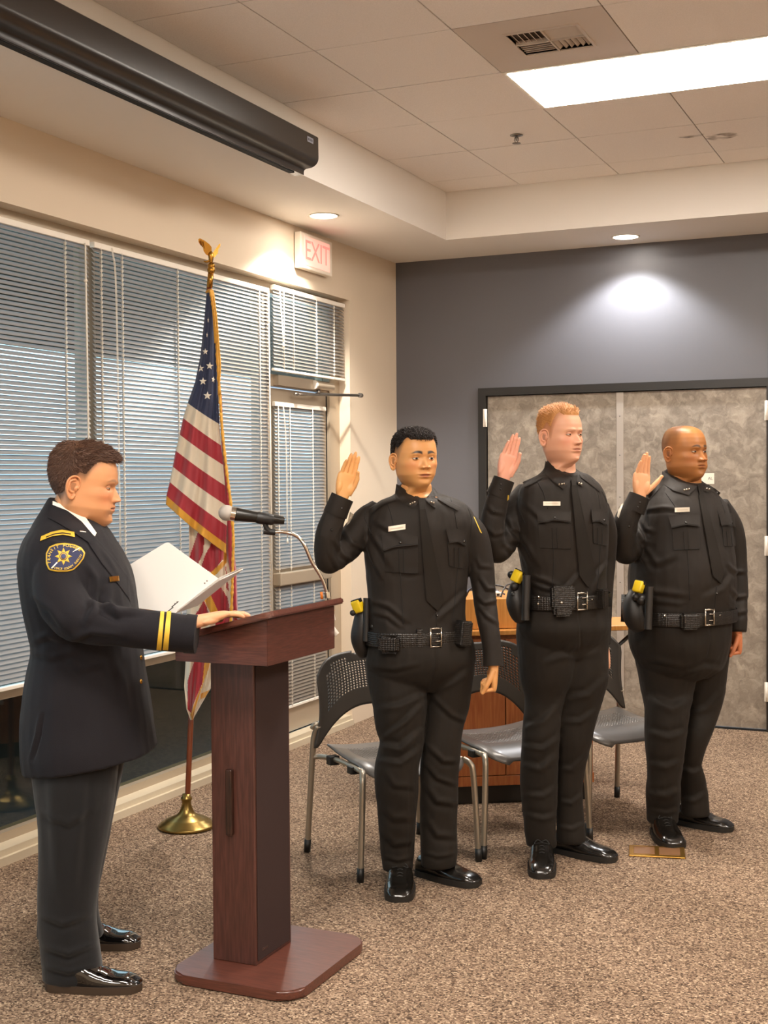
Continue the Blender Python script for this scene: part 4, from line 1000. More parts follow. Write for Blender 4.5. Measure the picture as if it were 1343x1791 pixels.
    for s in (-1, 1):
        eb = B(); M = Matrix.Translation((s*(ew+.0005), -.010, .106)) @ Matrix.Rotation(R(s*22), 4, 'Z') @ Matrix.Rotation(R(-8), 4, 'X')
        cv = [(.004, .008, -.002), (.003, .010, .016), (.006, .002, .030), (.009, -.014, .032), (.010, -.026, .020), (.010, -.028, .004), (.008, -.022, -.014), (.006, -.012, -.028), (.004, -.002, -.030), (.003, .004, -.018)]
        tube(eb, [Vector((s*a*.9, b_*.92, c*1.0))*esz for a, b_, c in cv], [(.0032, .0035)]*7+[(.005, .0045), (.005, .0042), (.003, .003)], 10, sub=5)
        cv = [(.005, -.004, .022), (.008, -.016, .018), (.009, -.019, .004), (.007, -.014, -.010), (.005, -.004, -.014)]
        tube(eb, [Vector((s*a, b_, c))*esz for a, b_, c in cv], .0028, 8, sub=4)
        sphere(eb, (s*.002*esz, -.011*esz, .002*esz), (.0035*esz, .017*esz, .029*esz), u=20, v=14)
        tube(eb, [Vector((s*.004, .004, .004))*esz, Vector((s*.006, .001, -.002))*esz, Vector((s*.004, .004, -.008))*esz], .003, 8, sub=3)
        eb2 = remesh(eb, .0016, 2, .5)
        l2 = eb2.verts.layers.float_color.new('Col')
        for v in eb2.verts:
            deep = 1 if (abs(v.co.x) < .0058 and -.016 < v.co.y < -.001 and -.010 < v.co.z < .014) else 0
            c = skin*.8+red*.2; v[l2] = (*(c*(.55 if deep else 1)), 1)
        merge(bm, eb2, M)
    return bm, (Zs, x, y, hl, az)
def hair_mesh(P, S_, root_m):
    """cap of hair grown off the scalp: a lifted shell plus many small locks"""
    Zs, x, y, hl, az = S_; nz, na = x.shape; H = P['hairgeo']; rnd = random.Random(P.get('seed', 3))
    bm = B(); T = np.zeros_like(x)
    z = Zs[:, None]*np.ones_like(x); sd_ = np.clip((az-36)/40, 0, 1); up = np.clip((z-hl-H.get('start', .0)*sd_)/(.007+(H['rise']-.007)*sd_), 0, 1); top = np.clip((z-.135)/.09, 0, 1)**1.5
    T = (H['side']+(H['top']-H['side'])*top)*up**.7
    if 'front' in H: T += H['front']*np.clip(1-az/55, 0, 1)*np.clip((z-.188)/.012, 0, 1)
    step = 2; idx = {}
    ctr = Vector((0, -.01, .13))
    P3 = lambda i, j: Vector((x[i, j % na], y[i, j % na], Zs[i]))
    def nrm(i, j):
        a = P3(min(i+2, nz-1), j)-P3(max(i-2, 0), j); b_ = P3(i, j+2)-P3(i, j-2); n_ = b_.cross(a)
        if n_.length < 1e-9: n_ = P3(i, j)-ctr
        n_.normalize(); return n_ if n_.dot(P3(i, j)-ctr) > 0 else -n_
    sites = []
    for i in range(0, nz, step):
        for j in range(0, na, step):
            if up[i, j] <= 0 and not (i+step < nz and up[min(i+step, nz-1), j] > 0): pass
            if z[i, j] < hl[i, j]-.004: continue
            n_ = nrm(i, j) if i > 6 else (P3(i, j)-ctr).normalized(); p = P3(i, j); nn = noise.noise(p*H.get('nf', 160))
            t = T[i, j]*(1+H.get('rough', .35)*nn) - (.0012 if up[i, j] <= 0 else 0)
            idx[(i, j)] = bm.verts.new(p + n_*t); 
            if up[i, j] > .15: sites.append((p+n_*(t*.85), n_, T[i, j], az[i, j]))
    for (i, j) in list(idx):
        q = [(i, j), (i+step, j), (i+step, (j+step) % na), (i, (j+step) % na)]
        if all(k in idx for k in q): f = bm.faces.new([idx[k] for k in q]); f.smooth = True
    if (0, 0) in idx: bm.faces.new([idx[(0, j)] for j in range(0, na, step)])
    comb = H['comb']
    for k in range(H['n']):
        p, n_, t, a = rnd.choice(sites); jit = Vector((rnd.gauss(0, 1), rnd.gauss(0, 1), rnd.gauss(0, 1)))
        p = p + (jit - n_*jit.dot(n_))*.0015
        if H.get('curl'):
            g = jit - n_*jit.dot(n_); g.normalize(); L_ = H['len']*(.6+.6*rnd.random()); pts = [p, p+n_*L_*.7+g*L_*.4, p+n_*L_*.75+g*L_*1.0, p+n_*L_*.1+g*L_*1.1]
        else:
            g = Vector(comb(p, a)); g = g - n_*g.dot(n_)*.8
            if g.length < 1e-6: g = Vector((0, 1, 0))
            g.normalize(); L_ = (H['len']*(.25+.75*min(1, t/H['top'])))*(.7+.6*rnd.random()); l = H.get('lift', .45)
            g = (g + jit*.22).normalized(); pts = [p-n_*.001, p+g*L_*.5+n_*L_*l*.6, p+g*L_+n_*L_*l*.75]
        tube(bm, pts, [H.get('wid', .0011)]+[H.get('wid', .0011)*.9]*(len(pts)-2)+[.0002], 4, cap=False)
    return bm
# ------------------------------------------------------------------ hand
def hand_mesh(s, curl, splay=(0, 0, 0, 0), thumb=(40, 15, 10, 15), scale=1.0, voxel=.0021, cup=0):
    """palm faces +y, fingers along +z, thumb on side s of x. curl: per finger (mcp, pip, dip) degrees"""
    bm = B()
    prof = [(-.035, .026, .0205), (0, .0275, .0200), (.018, .034, .0185), (.045, .0405, .0165), (.075, .0425, .0145), (.092, .0405, .0118), (.099, .036, .008)]
    ring_loft(bm, [(Vector((0, 0, z)), Vector((a, 0, 0)), Vector((0, b, 0))) for z, a, b in prof], n=28, ex=2.6, sub=3)
    sphere(bm, (s*.022, .009, .036), (.017, .0135, .031), Matrix.Rotation(R(-s*-14), 4, 'Y')); sphere(bm, (-s*.025, .007, .036), (.0135, .0125, .033))
    spec = [(.0300, .090, (.041, .025, .022), .0090), (.0100, .095, (.046, .029, .022), .0093), (-.0105, .091, (.042, .027, .022), .0088), (-.0295, .081, (.033, .020, .019), .0078)]
    tips = []
    for k, (x0, z0, ln, r) in enumerate(spec):
        p = Vector((s*x0, 0, z0-.016)); a = 0; sp = R(splay[k])*s; pts = [p]; rr = [r*1.08]
        p = Vector((s*x0, .0005, z0)); pts.append(p); rr.append(r*1.07)
        for q in range(3):
            a += R(curl[k][q]); dd = Vector((math.sin(sp)*math.cos(a), math.sin(a), math.cos(sp)*math.cos(a)))
            mid = p + dd*ln[q]*.5; pts.append(mid); rr.append(r*(.93, .88, .86)[q]); p = p + dd*ln[q]; pts.append(p); rr.append(r*(1.0, .92, .62)[q])
        tube(bm, pts, rr, 12, cap=True); sphere(bm, pts[-1]-dd*.0015, r*.66, u=12, v=8)
        for c_ in pts[1:-1:2]: sphere(bm, c_, r*1.02, u=12, v=8)
        tips.append((p, dd, a))
    out, fwd, b1, b2 = [R(t) for t in thumb[:4]]
    p = Vector((s*.024, .004, .012)); d = Vector((s*math.sin(out)*math.cos(fwd), math.sin(fwd), math.cos(out)*math.cos(fwd))); pts = [p]; rr = [.0135]
    ax = Vector((s*math.cos(out), 0, -math.sin(out)))       # bending axis side
    for q, (ln, b_, r) in enumerate(((.044, 0, .0118), (.034, b1, .0108), (.027, b2, .0078))):
        inw = Vector((-s*math.cos(out), math.sin(abs(fwd))*.6+.35*thumb_in(thumb), math.sin(out)*.6)).normalized()
        d = (d*math.cos(b_) + inw*math.sin(b_)).normalized(); m_ = p+d*ln*.5; pts.append(m_); rr.append(r*1.02); p = p+d*ln; pts.append(p); rr.append(r)
    tube(bm, pts, rr, 12); sphere(bm, p-d*.001, .0082, u=12, v=8); tips.append((p, d, 0))
    o = remesh(bm, voxel, 2, .45)
    bmesh.ops.scale(o, vec=(scale,)*3, verts=o.verts)
    return o
def thumb_in(t): return 1 if len(t) > 4 and t[4] else 0
OPEN = ((3, 5, 3),)*4
FIST = ((80, 95, 60), (82, 98, 60), (84, 98, 60), (86, 96, 58))
def place_hand(hb, wrist, z, y):
    """wrist point, finger direction z, palm normal y"""
    z = Vector(z).normalized(); y = Vector(y); y = (y - z*y.dot(z)).normalized(); x = y.cross(z); bmesh.ops.transform(hb, matrix=Mbasis(x, y, z, wrist), verts=hb.verts); return hb
def paint(bm, col, col2=None, test=None):
    l = bm.verts.layers.float_color.get('Col') or bm.verts.layers.float_color.new('Col'); c = lin(col); c2 = lin(col2) if col2 else None
    for v in bm.verts: v[l] = (*(c2 if (c2 and test(v)) else c), 1)
    return bm
# ------------------------------------------------------------------ shoe
def shoe(root, toe, direction, L=.30, Wd=1.0, mt=None, sole_m=None, heel=False, h=1.0):
    d = Vector(direction).normalized(); d.z = 0; y = d; x = y.cross(Z3); org = Vector(toe) - d*L; M = Mbasis(x, y, Z3, org)
    ow = lambda t: Wd*(.031+.010*min(1, t/.15) + (.012*math.sin(PI*min(1, max(0, (t-.25)/.75))**.9)) )*(1 if t < .86 else math.sqrt(max(0, 1-((t-.86)/.145)**2)))*(1 if t > .08 else math.sqrt(max(.05, 1-((.08-t)/.085)**2)))
    bm = B(); rings = []; n = 22; zb = .020
    for k in range(29):
        t = k/28; y_ = L*(.012+.976*t); w = ow(.012+.976*t)*.96
        ht = np.interp(t, [0, .06, .18, .30, .42, .55, .70, .85, .95, 1], [.060, .082, .092, .092, .085, .067, .052, .047, .036, .016])*h
        rg = []
        for j in range(n):
            a = PI*j/(n-1); ca, sa = math.cos(a), math.sin(a)
            rg.append(bm.verts.new((w*math.copysign(abs(ca)**.75, ca), y_, zb + max(.004, ht-zb)*abs(sa)**(.62 if t > .45 else .45)*(1))))
        rings.append(rg)
    for r0, r1 in zip(rings, rings[1:]):
        for j in range(n-1): f = bm.faces.new((r0[j], r0[j+1], r1[j+1], r1[j])); f.smooth = True
        f = bm.faces.new((r0[-1], r0[0], r1[0], r1[-1]))
    bm.faces.new(rings[0][::-1]); bm.faces.new(rings[-1])
    for v in bm.verts:                                   # creases where the toes bend
        t = v.co.y/L
        if v.co.z > .035: v.co.z += .0016*math.sin(t*95)*math.exp(-((t-.62)/.07)**2)
    bmesh.ops.transform(bm, matrix=M, verts=bm.verts); bmesh.ops.recalc_face_normals(bm, faces=bm.faces)
    o = obj('shoe', bm, mt, smooth=True); adopt(o, root)
    bm = B(); lo = []; hi = []
    for side in (0, 1):
        for k in range(25):
            t = k/24 if side == 0 else 1-k/24
            if (side == 1 and k in (0, 24)): continue
            sx = 1 if side == 0 else -1; w = ow(t)*1.05+.001; lo.append(Vector((sx*w, L*t, 0.001))); hi.append(Vector((sx*w, L*t, .024)))
    a = [bm.verts.new(M @ p) for p in lo]; b_ = [bm.verts.new(M @ p) for p in hi]; k = len(a)
    for i in range(k): f = bm.faces.new((a[i], a[(i+1) % k], b_[(i+1) % k], b_[i]))
    bm.faces.new(a[::-1]); bm.faces.new(b_); bmesh.ops.recalc_face_normals(bm, faces=bm.faces)
    so = obj('sole', bm, sole_m); so.parent = o; smooth_angle(so, 60)
    bm = B()
    for q, t in enumerate((.40, .46, .52, .575)):
        zt = np.interp(t, [.30, .42, .55, .70], [.092, .085, .067, .052])*h+.001; w = .019
        tube(bm, [M @ Vector((-w, L*t, zt-.008)), M @ Vector((0, L*(t+.012), zt+.001)), M @ Vector((w, L*t, zt-.008))], .0017, 6, sub=4)
    zt = .090*h
    for s_ in (-1, 1): tube(bm, [M @ Vector((0, L*.40, zt)), M @ Vector((s_*.018, L*.39, zt+.006)), M @ Vector((s_*.030, L*.42, zt-.008)), M @ Vector((s_*.012, L*.43, zt-.003))], .0017, 6, sub=4)
    la = obj('laces', bm, m_rub); la.parent = o
    return o
# ------------------------------------------------------------------ materials
def skin_mat(name, rough=.42):
    m = bpy.data.materials.new(name); m.use_nodes = True; N, L = m.node_tree.nodes, m.node_tree.links; b = N['Principled BSDF']
    a = N.new('ShaderNodeAttribute'); a.attribute_name = 'Col'; L.new(a.outputs['Color'], b.inputs['Base Color'])
    b.inputs['Roughness'].default_value = rough; b.inputs['Specular IOR Level'].default_value = .38; b.inputs['Subsurface Weight'].default_value = .12; b.inputs['Subsurface Radius'].default_value = (.010, .004, .002); b.inputs['Subsurface Scale'].default_value = .5
    tc = N.new('ShaderNodeTexCoord'); n = N.new('ShaderNodeTexNoise'); n.inputs['Scale'].default_value = 420; n.inputs['Detail'].default_value = 3; L.new(tc.outputs['Object'], n.inputs[0])
    bp = N.new('ShaderNodeBump'); bp.inputs['Strength'].default_value = .12; bp.inputs['Distance'].default_value = .0008; L.new(n.outputs[0], bp.inputs['Height']); L.new(bp.outputs[0], b.inputs['Normal'])
    return m
m_skin = skin_mat('skin')
m_eyew = mat('eye_white', 'D9D2C8', .25); m_pup = mat('pupil', '050505', .1)
m_uni = mat('black_uniform_cloth', '1E1813', .62, sheen=.03, bump=.25, bscale=900, var=.10, vscale=5, spec=.25)
m_uni2 = mat('black_trouser_cloth', '1D1813', .7, sheen=.03, bump=.35, bscale=800, spec=.2)
m_navy = mat('navy_wool_jacket', '17151A', .75, sheen=.05, bump=.4, bscale=700, spec=.2)
m_ltr = mat('black_leather', '14110F', .32, bump=.5, bscale=260, spec=.6)
m_poly = mat('holster_polymer', '1B1714', .5, bump=.2, bscale=300)
m_nickel = mat('nickel', 'BDB7AC', .2, metal=1); m_yel = mat('taser_yellow', 'E3C21C', .4); m_badge = mat('silver_name_plate', 'CFC6B6', .3, metal=.5)
m_btn = mat('dark_button', '17130F', .25, spec=.7)
m_shoe = mat('black_shoe_leather', '15120F', .22, spec=.7, coat=.4); m_sole = mat('black_rubber_sole', '191613', .6)
m_patent = mat('patent_leather', '0C0A0A', .06, spec=.8, coat=1); m_sole2 = mat('brown_black_sole', '3A2E24', .5)
m_goldthread = mat('gold_thread', 'D9B13A', .45, bump=.5, bscale=600, metal=.2)
# basket-weave leather
m_weave = bpy.data.materials.new('basketweave_leather'); m_weave.use_nodes = True
N, L = m_weave.node_tree.nodes, m_weave.node_tree.links; b = N['Principled BSDF']; b.inputs['Base Color'].default_value = (*lin('181411'), 1); b.inputs['Roughness'].default_value = .33
tc = N.new('ShaderNodeTexCoord'); mp = N.new('ShaderNodeMapping'); mp.inputs['Rotation'].default_value = (0, 0, .6); L.new(tc.outputs['Object'], mp.inputs[0]); ck = N.new('ShaderNodeTexVoronoi'); ck.inputs['Scale'].default_value = 130; ck.inputs['Randomness'].default_value = .15; L.new(mp.outputs[0], ck.inputs['Vector'])
bp = N.new('ShaderNodeBump'); bp.inputs['Strength'].default_value = .9; bp.inputs['Distance'].default_value = .003; bp.invert = True; L.new(ck.outputs['Distance'], bp.inputs['Height']); L.new(bp.outputs[0], b.inputs['Normal'])
def person(label, base, bms, iris):
    bm = B()
    for q in bms: merge(bm, q)
    me = bpy.data.meshes.new('person'); bm.to_mesh(me); bm.free(); me.transform(Matrix.Translation(-Vector(base)))
    o = link('person', me, [m_skin, m_eyew, mat('iris_'+iris, iris, .2), m_pup]); o.location = base; tag(o, label, 'person'); return o
def kid(name, bm, mt, root, smooth=True):
    o = obj(name, bm, mt, smooth=smooth); return adopt(o, root)
def belt(root, fig, v, uL, uR, rho, dd, name='duty_belt', hgt=.055, grow=.009, droop=0, n=96):
    c, a, b_ = fig.sec(v, uL, uR, rho, dd); a = a + a.normalized()*grow; b_ = b_ + b_.normalized()*grow
    bm = B(); rings = []
    prof = [(-.5, 0), (-.5, 1), (-.42, 1.25), (.42, 1.25), (.5, 1), (.5, 0)]
    for k in range(n):
        w = 2*PI*k/n; cx, sx = math.cos(w), math.sin(w); e = 2/2.25; p = c + a*math.copysign(abs(cx)**e, cx) + b_*math.copysign(abs(sx)**e, sx) + Z3*(droop*sx)
        out = (p-c); out.z = 0; out.normalize(); rings.append([bm.verts.new(p + Z3*q*hgt + out*(h*.004)) for q, h in prof])
    for k in range(n):
        r0, r1 = rings[k], rings[(k+1) % n]
        for j in range(len(prof)): f = bm.faces.new((r0[j], r1[j], r1[(j+1) % len(prof)], r0[(j+1) % len(prof)]))
    bmesh.ops.recalc_face_normals(bm, faces=bm.faces)
    tree = BVHTree.FromBMesh(bm); o = kid(name, bm, m_weave, root, False); smooth_angle(o, 40); return o, tree
def ringplate(tree, u0, u1, v0, v1, wpx, mt, name, parent, dep=.006, bars=2):
    """rectangular buckle frame with prongs"""
    p, nn = hitp(tree, (u0+u1)/2, (v0+v1)/2)
    if p is None: return None
    D = (p-CAMP).dot(FWD); z = Vector((nn.x, nn.y, 0)).normalized(); x = Z3.cross(z); w = (u1-u0)/FPX*D/max(.5, abs(x.dot(RH))); h = (v1-v0)/FPX*D; t = wpx/FPX*D
    bm = B(); M = Mbasis(x, Z3, z, p+z*.002)
    P = [(-w/2, -h/2), (w/2, -h/2), (w/2, h/2), (-w/2, h/2)]
    for i in range(4):
        a, c = P[i], P[(i+1) % 4]; tube(bm, [M @ Vector((a[0], a[1], dep/2)), M @ Vector((c[0], c[1], dep/2))], t/2, 8)
        sphere(bm, M @ Vector((a[0], a[1], dep/2)), t/2, u=8, v=6)
    for q in range(bars):
        yy = h*(-.2+.4*q) if bars > 1 else 0; tube(bm, [M @ Vector((-w*.05, yy, dep*.6)), M @ Vector((w*.48, yy, dep*.9))], t*.35, 8)
    o = obj(name, bm, mt, smooth=True); o.parent = parent; return o
def tree_of(o):
    me = o.data; bm = B(); bm.from_mesh(me); bmesh.ops.transform(bm, matrix=o.matrix_basis if not o.parent else Matrix(), verts=bm.verts); t = BVHTree.FromBMesh(bm); bm.free(); return t
# ================================================================== people
def head_frame(u, v, D, yaw, pitch=0, roll=0, sc=1.0, sz=1.0):
    y = (-FH*math.cos(R(yaw)) + RH*math.sin(R(yaw))); x = y.cross(Z3); q = Matrix.Rotation(R(pitch), 3, x); y = q @ y; z = q @ Z3
    if roll: q = Matrix.Rotation(R(roll), 3, y); x = q @ x; z = q @ z
    o = at(u, v, D) - z*(.1175*sc*sz); return Mbasis(x*sc, y*sc, z*(sc*sz), o)
def put_head(P, fr):
    bm, S_ = head_mesh(P); bmesh.ops.transform(bm, matrix=fr, verts=bm.verts); bmesh.ops.recalc_face_normals(bm, faces=bm.faces); return bm, S_
def put_hair(P, S_, fr, root, m):
    bm = hair_mesh(P, S_, None); bmesh.ops.transform(bm, matrix=fr, verts=bm.verts); return kid('hair', bm, m, root)
def under_body(fig, torso, legs, arms, neck, skin, voxel=.011):
    bm = B(); fig.torso(bm, torso, k=.86)
    for l in legs: fig.leg(bm, l[:-2], k=.72)
    for a in arms: fig.limb(bm, a, k=.68)
    tube(bm, neck[0], neck[1], 24)
    o = remesh(bm, voxel, 2); return paint(o, skin)
def garment(fig, torso, limbs, legs, strokes, voxel=.006, amp=.003, seed=0, smooth=3, ex=2.25, cut=None, scale=(7, 7, 4)):
    bm = B()
    if torso: fig.torso(bm, torso, ex=ex)
    for a in limbs: fig.limb(bm, a)
    for l in legs: fig.leg(bm, l)
    o = remesh(bm, voxel, smooth); folds(o, strokes, amp, seed=seed, scale=scale)
    return o

def shirt_details(root, shirt, tree, q):
    """collar, tie, pockets, plates, buttons lying on the shirt"""
    tie_o = None
    for k, (t, b_) in enumerate(q['pockets']):
        po = spatch(tree, t, b_, 18, 10, .005, m_uni, 'pocket_flap', shirt, lift=.003, smooth=4, flare=.010)
        ptree = tree_of(po)
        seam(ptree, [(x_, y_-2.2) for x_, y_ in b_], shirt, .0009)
        x, y = q['pocket_btn'][k]; stud(ptree, x, y, .0055, .003, m_btn, 'button', po or shirt)
    for t, b_ in q.get('pocket_body', []):
        spatch(tree, t, b_, 16, 16, .003, m_uni, 'pocket', shirt, lift=.001, smooth=4)
        m0 = ((t[0][0]+t[-1][0])/2, (t[0][1]+t[-1][1])/2); m1 = ((b_[0][0]+b_[-1][0])/2, (b_[0][1]+b_[-1][1])/2)
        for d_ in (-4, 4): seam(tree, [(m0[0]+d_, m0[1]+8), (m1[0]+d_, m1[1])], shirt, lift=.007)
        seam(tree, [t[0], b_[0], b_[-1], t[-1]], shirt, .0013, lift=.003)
    for s_ in q.get('seam_shade_lines', []): seam(tree, s_, shirt, .0014)
    for t, b_ in q.get('epaulets', []): spatch(tree, t, b_, 14, 6, .006, m_uni, 'epaulet', shirt, lift=.002, smooth=3)
    tie_o = spatch(tree, *q['tie'], 12, 30, .006, m_uni2, 'tie', shirt, lift=.005, smooth=6)
    kt = tree_of(tie_o)
    spatch(tree, *q['knot'], 10, 10, .010, m_uni2, 'tie_knot', tie_o, smooth=4)
    for t, b_ in q['collar']:
        spatch(tree, t, b_, 16, 8, .006, m_uni, 'collar', shirt, lift=.002, smooth=3)
    if q.get('plate'): 
        u0, u1, v0, v1, sk = q['plate']; pl = spatch(tree, [(u0, v0), (u1, v0+sk)], [(u0, v1), (u1, v1+sk)], 10, 4, .0025, m_badge, 'name_plate', shirt, lift=.002, smooth=6)
        w = u1-u0
        spatch(tree_of(pl), [(u0+w*.12, v0+3.2), (u1-w*.12, v0+3.2+sk*.76)], [(u0+w*.12, v1-3.0), (u1-w*.12, v1-3.0+sk*.76)], 8, 3, .0006, mat('engraved_plate', q.get('platecol', 'B9AE9C'), .4), 'engraving', pl, smooth=2)
    for (u, v, a, n_) in q['pins']:
        for k in range(n_):
            stud(tree, u+(k-(n_-1)/2)*4.2*math.cos(a), v+(k-(n_-1)/2)*4.2*math.sin(a), .0052, .012, m_nickel, 'collar_pin', shirt)
    for u, v in q['buttons']: stud(tree, u, v, .0050, .006, m_btn, 'button', shirt)
    for t, b_ in q.get('placket', []): spatch(tree, t, b_, 6, 14, .0018, m_uni, 'cuff_placket', shirt, smooth=2)
    for t, b_, mm, nm in q.get('patches', []): spatch(tree, t, b_, 10, 12, .002, mm, nm, shirt, smooth=2)

# ------------------------------------------------------------------ first recruit (round face, short dark curls)
f1 = Fig(5.07, 18)
T1 = [(1112, 645, 823, .66), (1090, 646, 815, .66), (1062, 645, 814, .66), (1030, 644, 816, .64), (1000, 641, 818, .62), (960, 638, 824, .60), (925, 641, 830, .56), (905, 646, 830, .52), (888, 652, 820, .50), (876, 664, 804, .50), (869, 680, 786, .56, .01), (864, 695, 768, .80, .012, -16), (857, 697, 763, .92, .012, -32)]
RA1 = [(664, 897, .02, .056), (638, 917, -.01, .059), (608, 955, -.07, .055), (580, 980, -.12, .048), (571, 975, -.14, .047), (572, 945, -.15, .049), (581, 912, -.155, .045), (592, 884, -.16, .040), (598, 873, -.16, .0385)]
LA1 = [(806, 916, .03, .056), (829, 937, .04, .056), (840, 985, .04, .051), (846, 1030, .03, .046), (849, 1060, .01, .046), (855, 1095, -.02, .040), (860, 1130, -.04, .036), (862, 1163, -.05, .0365)]
LR1 = [(1120, 648, 745, .0), (1160, 641, 750, .0), (1198, 645, 746, -.02), (1237, 652, 746, -.04), (1270, 657, 743, -.05), (1296, 664, 741, -.06), (1312, 661, 738, -.06), (1341, 655, 733, -.06), (1380, 656, 731, -.05), (1432, 662, 728, -.03), (1485, 665, 725, .0), (1508, 668, 722, .0), (1519, 669, 721, .0)]
LL1 = [(1120, 730, 822, .02), (1160, 735, 830, .02), (1198, 742, 825, .02), (1237, 746, 820, .02), (1263, 745, 812, .01), (1289, 742, 807, .0), (1312, 738, 805, .0), (1341, 736, 803, .01), (1380, 735, 801, .02), (1446, 734, 799, .03), (1485, 735, 800, .03), (1505, 737, 799, .03), (1513, 738, 798, .03)]
H1 = dict(skin='CE955C', lip='A8644C', hair='1D1310', cheek='D2845A', w=1.06, jaw=1.0, fat=.25, square=2.2, nose_w=1.25, nose=.85, uplip=.0065, lolip=.0085, lipmix=.8, mouth_z=.0495, eye_x=.032, brow_th=1.25, brow_dark=.3, brow_mix=1, brow_z=.139,
          hairline=([0, 35, 50, 60, 68, 78, 95, 110, 140, 180], [.194, .194, .189, .166, .140, .118, .125, .090, .075, .070]), fade_soft=.0035, fade_h=.075, fade_min=.22, lids=(13, -20), look=(1, -2), beard=.10,
          hairgeo=dict(start=.045, rise=.03, side=.003, top=.009, front=.002, rough=.8, nf=170, n=4200, len=.009, curl=True, wid=.0010, comb=lambda p, a: (0, 1, 0)), seed=4)
FR1 = head_frame(726.5, 803, 5.07, 23, 1, 0, .99, .965)
hb, hs = put_head(H1, FR1)
nk = lambda f_, u, v, dd: tuple(f_.at(u, v, dd))
ub = under_body(f1, T1[:-2], [LR1, LL1], [RA1, LA1], ([nk(f1, 730, 900, .03), nk(f1, 729, 870, .03), nk(f1, 727, 845, .025)], [.060, .060, .062]), H1['skin'])
PALM1 = 'DDA568'
h1r = place_hand(paint(hand_mesh(-1, ((4, 6, 4), (3, 5, 3), (4, 6, 4), (8, 10, 6)), (-2, -.5, 1, 3), (16, 14, 12, 18), scale=.90), PALM1), f1.at(598.5, 868, -.16), f1.at(619, 785, -.15)-f1.at(599, 868, -.16), -FH*.92+RH*.38)
h1l = place_hand(paint(hand_mesh(1, FIST, (0, 0, 0, 0), (14, 25, 8, 6, 0), scale=.93), H1['skin']), f1.at(863, 1166, -.05), Vector((0, 0, -1))-RH*.05, -RH*.95-FH*.15)
P1 = person('person with short dark curls in black uniform, palm raised, directly right of the lectern', (1.70, -3.66, 0), [ub, hb, h1r, h1l], '2A170D')
put_hair(H1, hs, FR1, P1, mat('dark_brown_curls', '1C120E', .55, bump=.5, bscale=400))
S1 = [([(655, 912), (690, 930), (720, 960)], 5, .005), ([(645, 925), (668, 960), (690, 1000)], 5, .006), ([(640, 945), (655, 985), (668, 1010)], 4, .005), ([(600, 925), (615, 950), (640, 962)], 4, .006), ([(585, 945), (600, 970), (622, 985)], 4, .006), ([(575, 965), (590, 992), (615, 998)], 4, .004),
      ([(650, 1050), (680, 1060), (710, 1085)], 5, .006), ([(648, 1070), (680, 1078), (700, 1095)], 4, .005), ([(815, 1035), (790, 1060), (760, 1085)], 5, .005), ([(700, 1000), (715, 1003), (735, 1001)], 4, .003),
      ([(840, 1010), (852, 1030), (866, 1030)], 4, .007), ([(832, 1040), (848, 1055), (868, 1050)], 4, .007), ([(838, 1060), (852, 1078), (870, 1090)], 4, .006), ([(835, 975), (840, 990), (858, 992)], 4, .004), ([(812, 960), (818, 1000), (814, 1050)], 4, .003)]
sb = garment(f1, T1, [RA1, LA1], [], S1, seed=1)
shirt1 = kid('uniform_shirt', sb, m_uni, P1); t1 = tree_of(shirt1)
shirt_details(P1, shirt1, t1, dict(
    pockets=[([(667, 937), (690, 928), (731, 938)], [(671, 964), (690, 957), (700, 956), (731, 953)]), ([(780, 926), (800, 925), (816, 930)], [(786, 950), (800, 948), (808, 952), (815, 956)])], pocket_btn=[(700, 949), (812, 947)],
    pocket_body=[([(671, 955), (731, 950)], [(674, 1000), (731, 1003)]), ([(783, 948), (815, 952)], [(786, 990), (812, 995)])],
    epaulets=[([(643, 890), (665, 876), (690, 866)], [(648, 900), (668, 884), (693, 874)]), ([(765, 866), (785, 876), (806, 886)], [(766, 873), (783, 884), (800, 893)])],
    tie=([(733, 892), (744, 890)], [(746, 1051), (766, 1069), (777, 1051)]), knot=([(731, 874), (745, 873)], [(735, 896), (742, 896)]),
    collar=[([(693, 846), (712, 858), (738, 872)], [(690, 868), (705, 880), (723, 889)]), ([(743, 873), (752, 863), (757, 855)], [(754, 884), (762, 889), (763, 875)])],
    plate=(679, 709, 921, 930, -4.5), pins=[(720.5, 882, -.35, 3), (755, 880.5, .3, 2)], buttons=[(597, 889), (580, 927), (764, 1077)], seam_shade_lines=[[(676, 875), (684, 900), (690, 928)], [(788, 872), (795, 895), (800, 925)], [(762, 1070), (764, 1095)], [(700, 1003), (703, 1050), (705, 1092)], [(800, 995), (796, 1050), (792, 1088)], [(640, 885), (637, 905), (650, 935)], [(818, 888), (826, 910), (822, 945)]],
    placket=[([(571, 892), (607, 899)], [(560, 936), (583, 946)])],
    patches=[([(612, 895), (619, 900)], [(606, 919), (611, 915)], m_badge, 'shoulder_patch'), ([(828, 903), (830, 905)], [(840, 931), (843, 933)], m_goldthread, 'shoulder_patch')]))
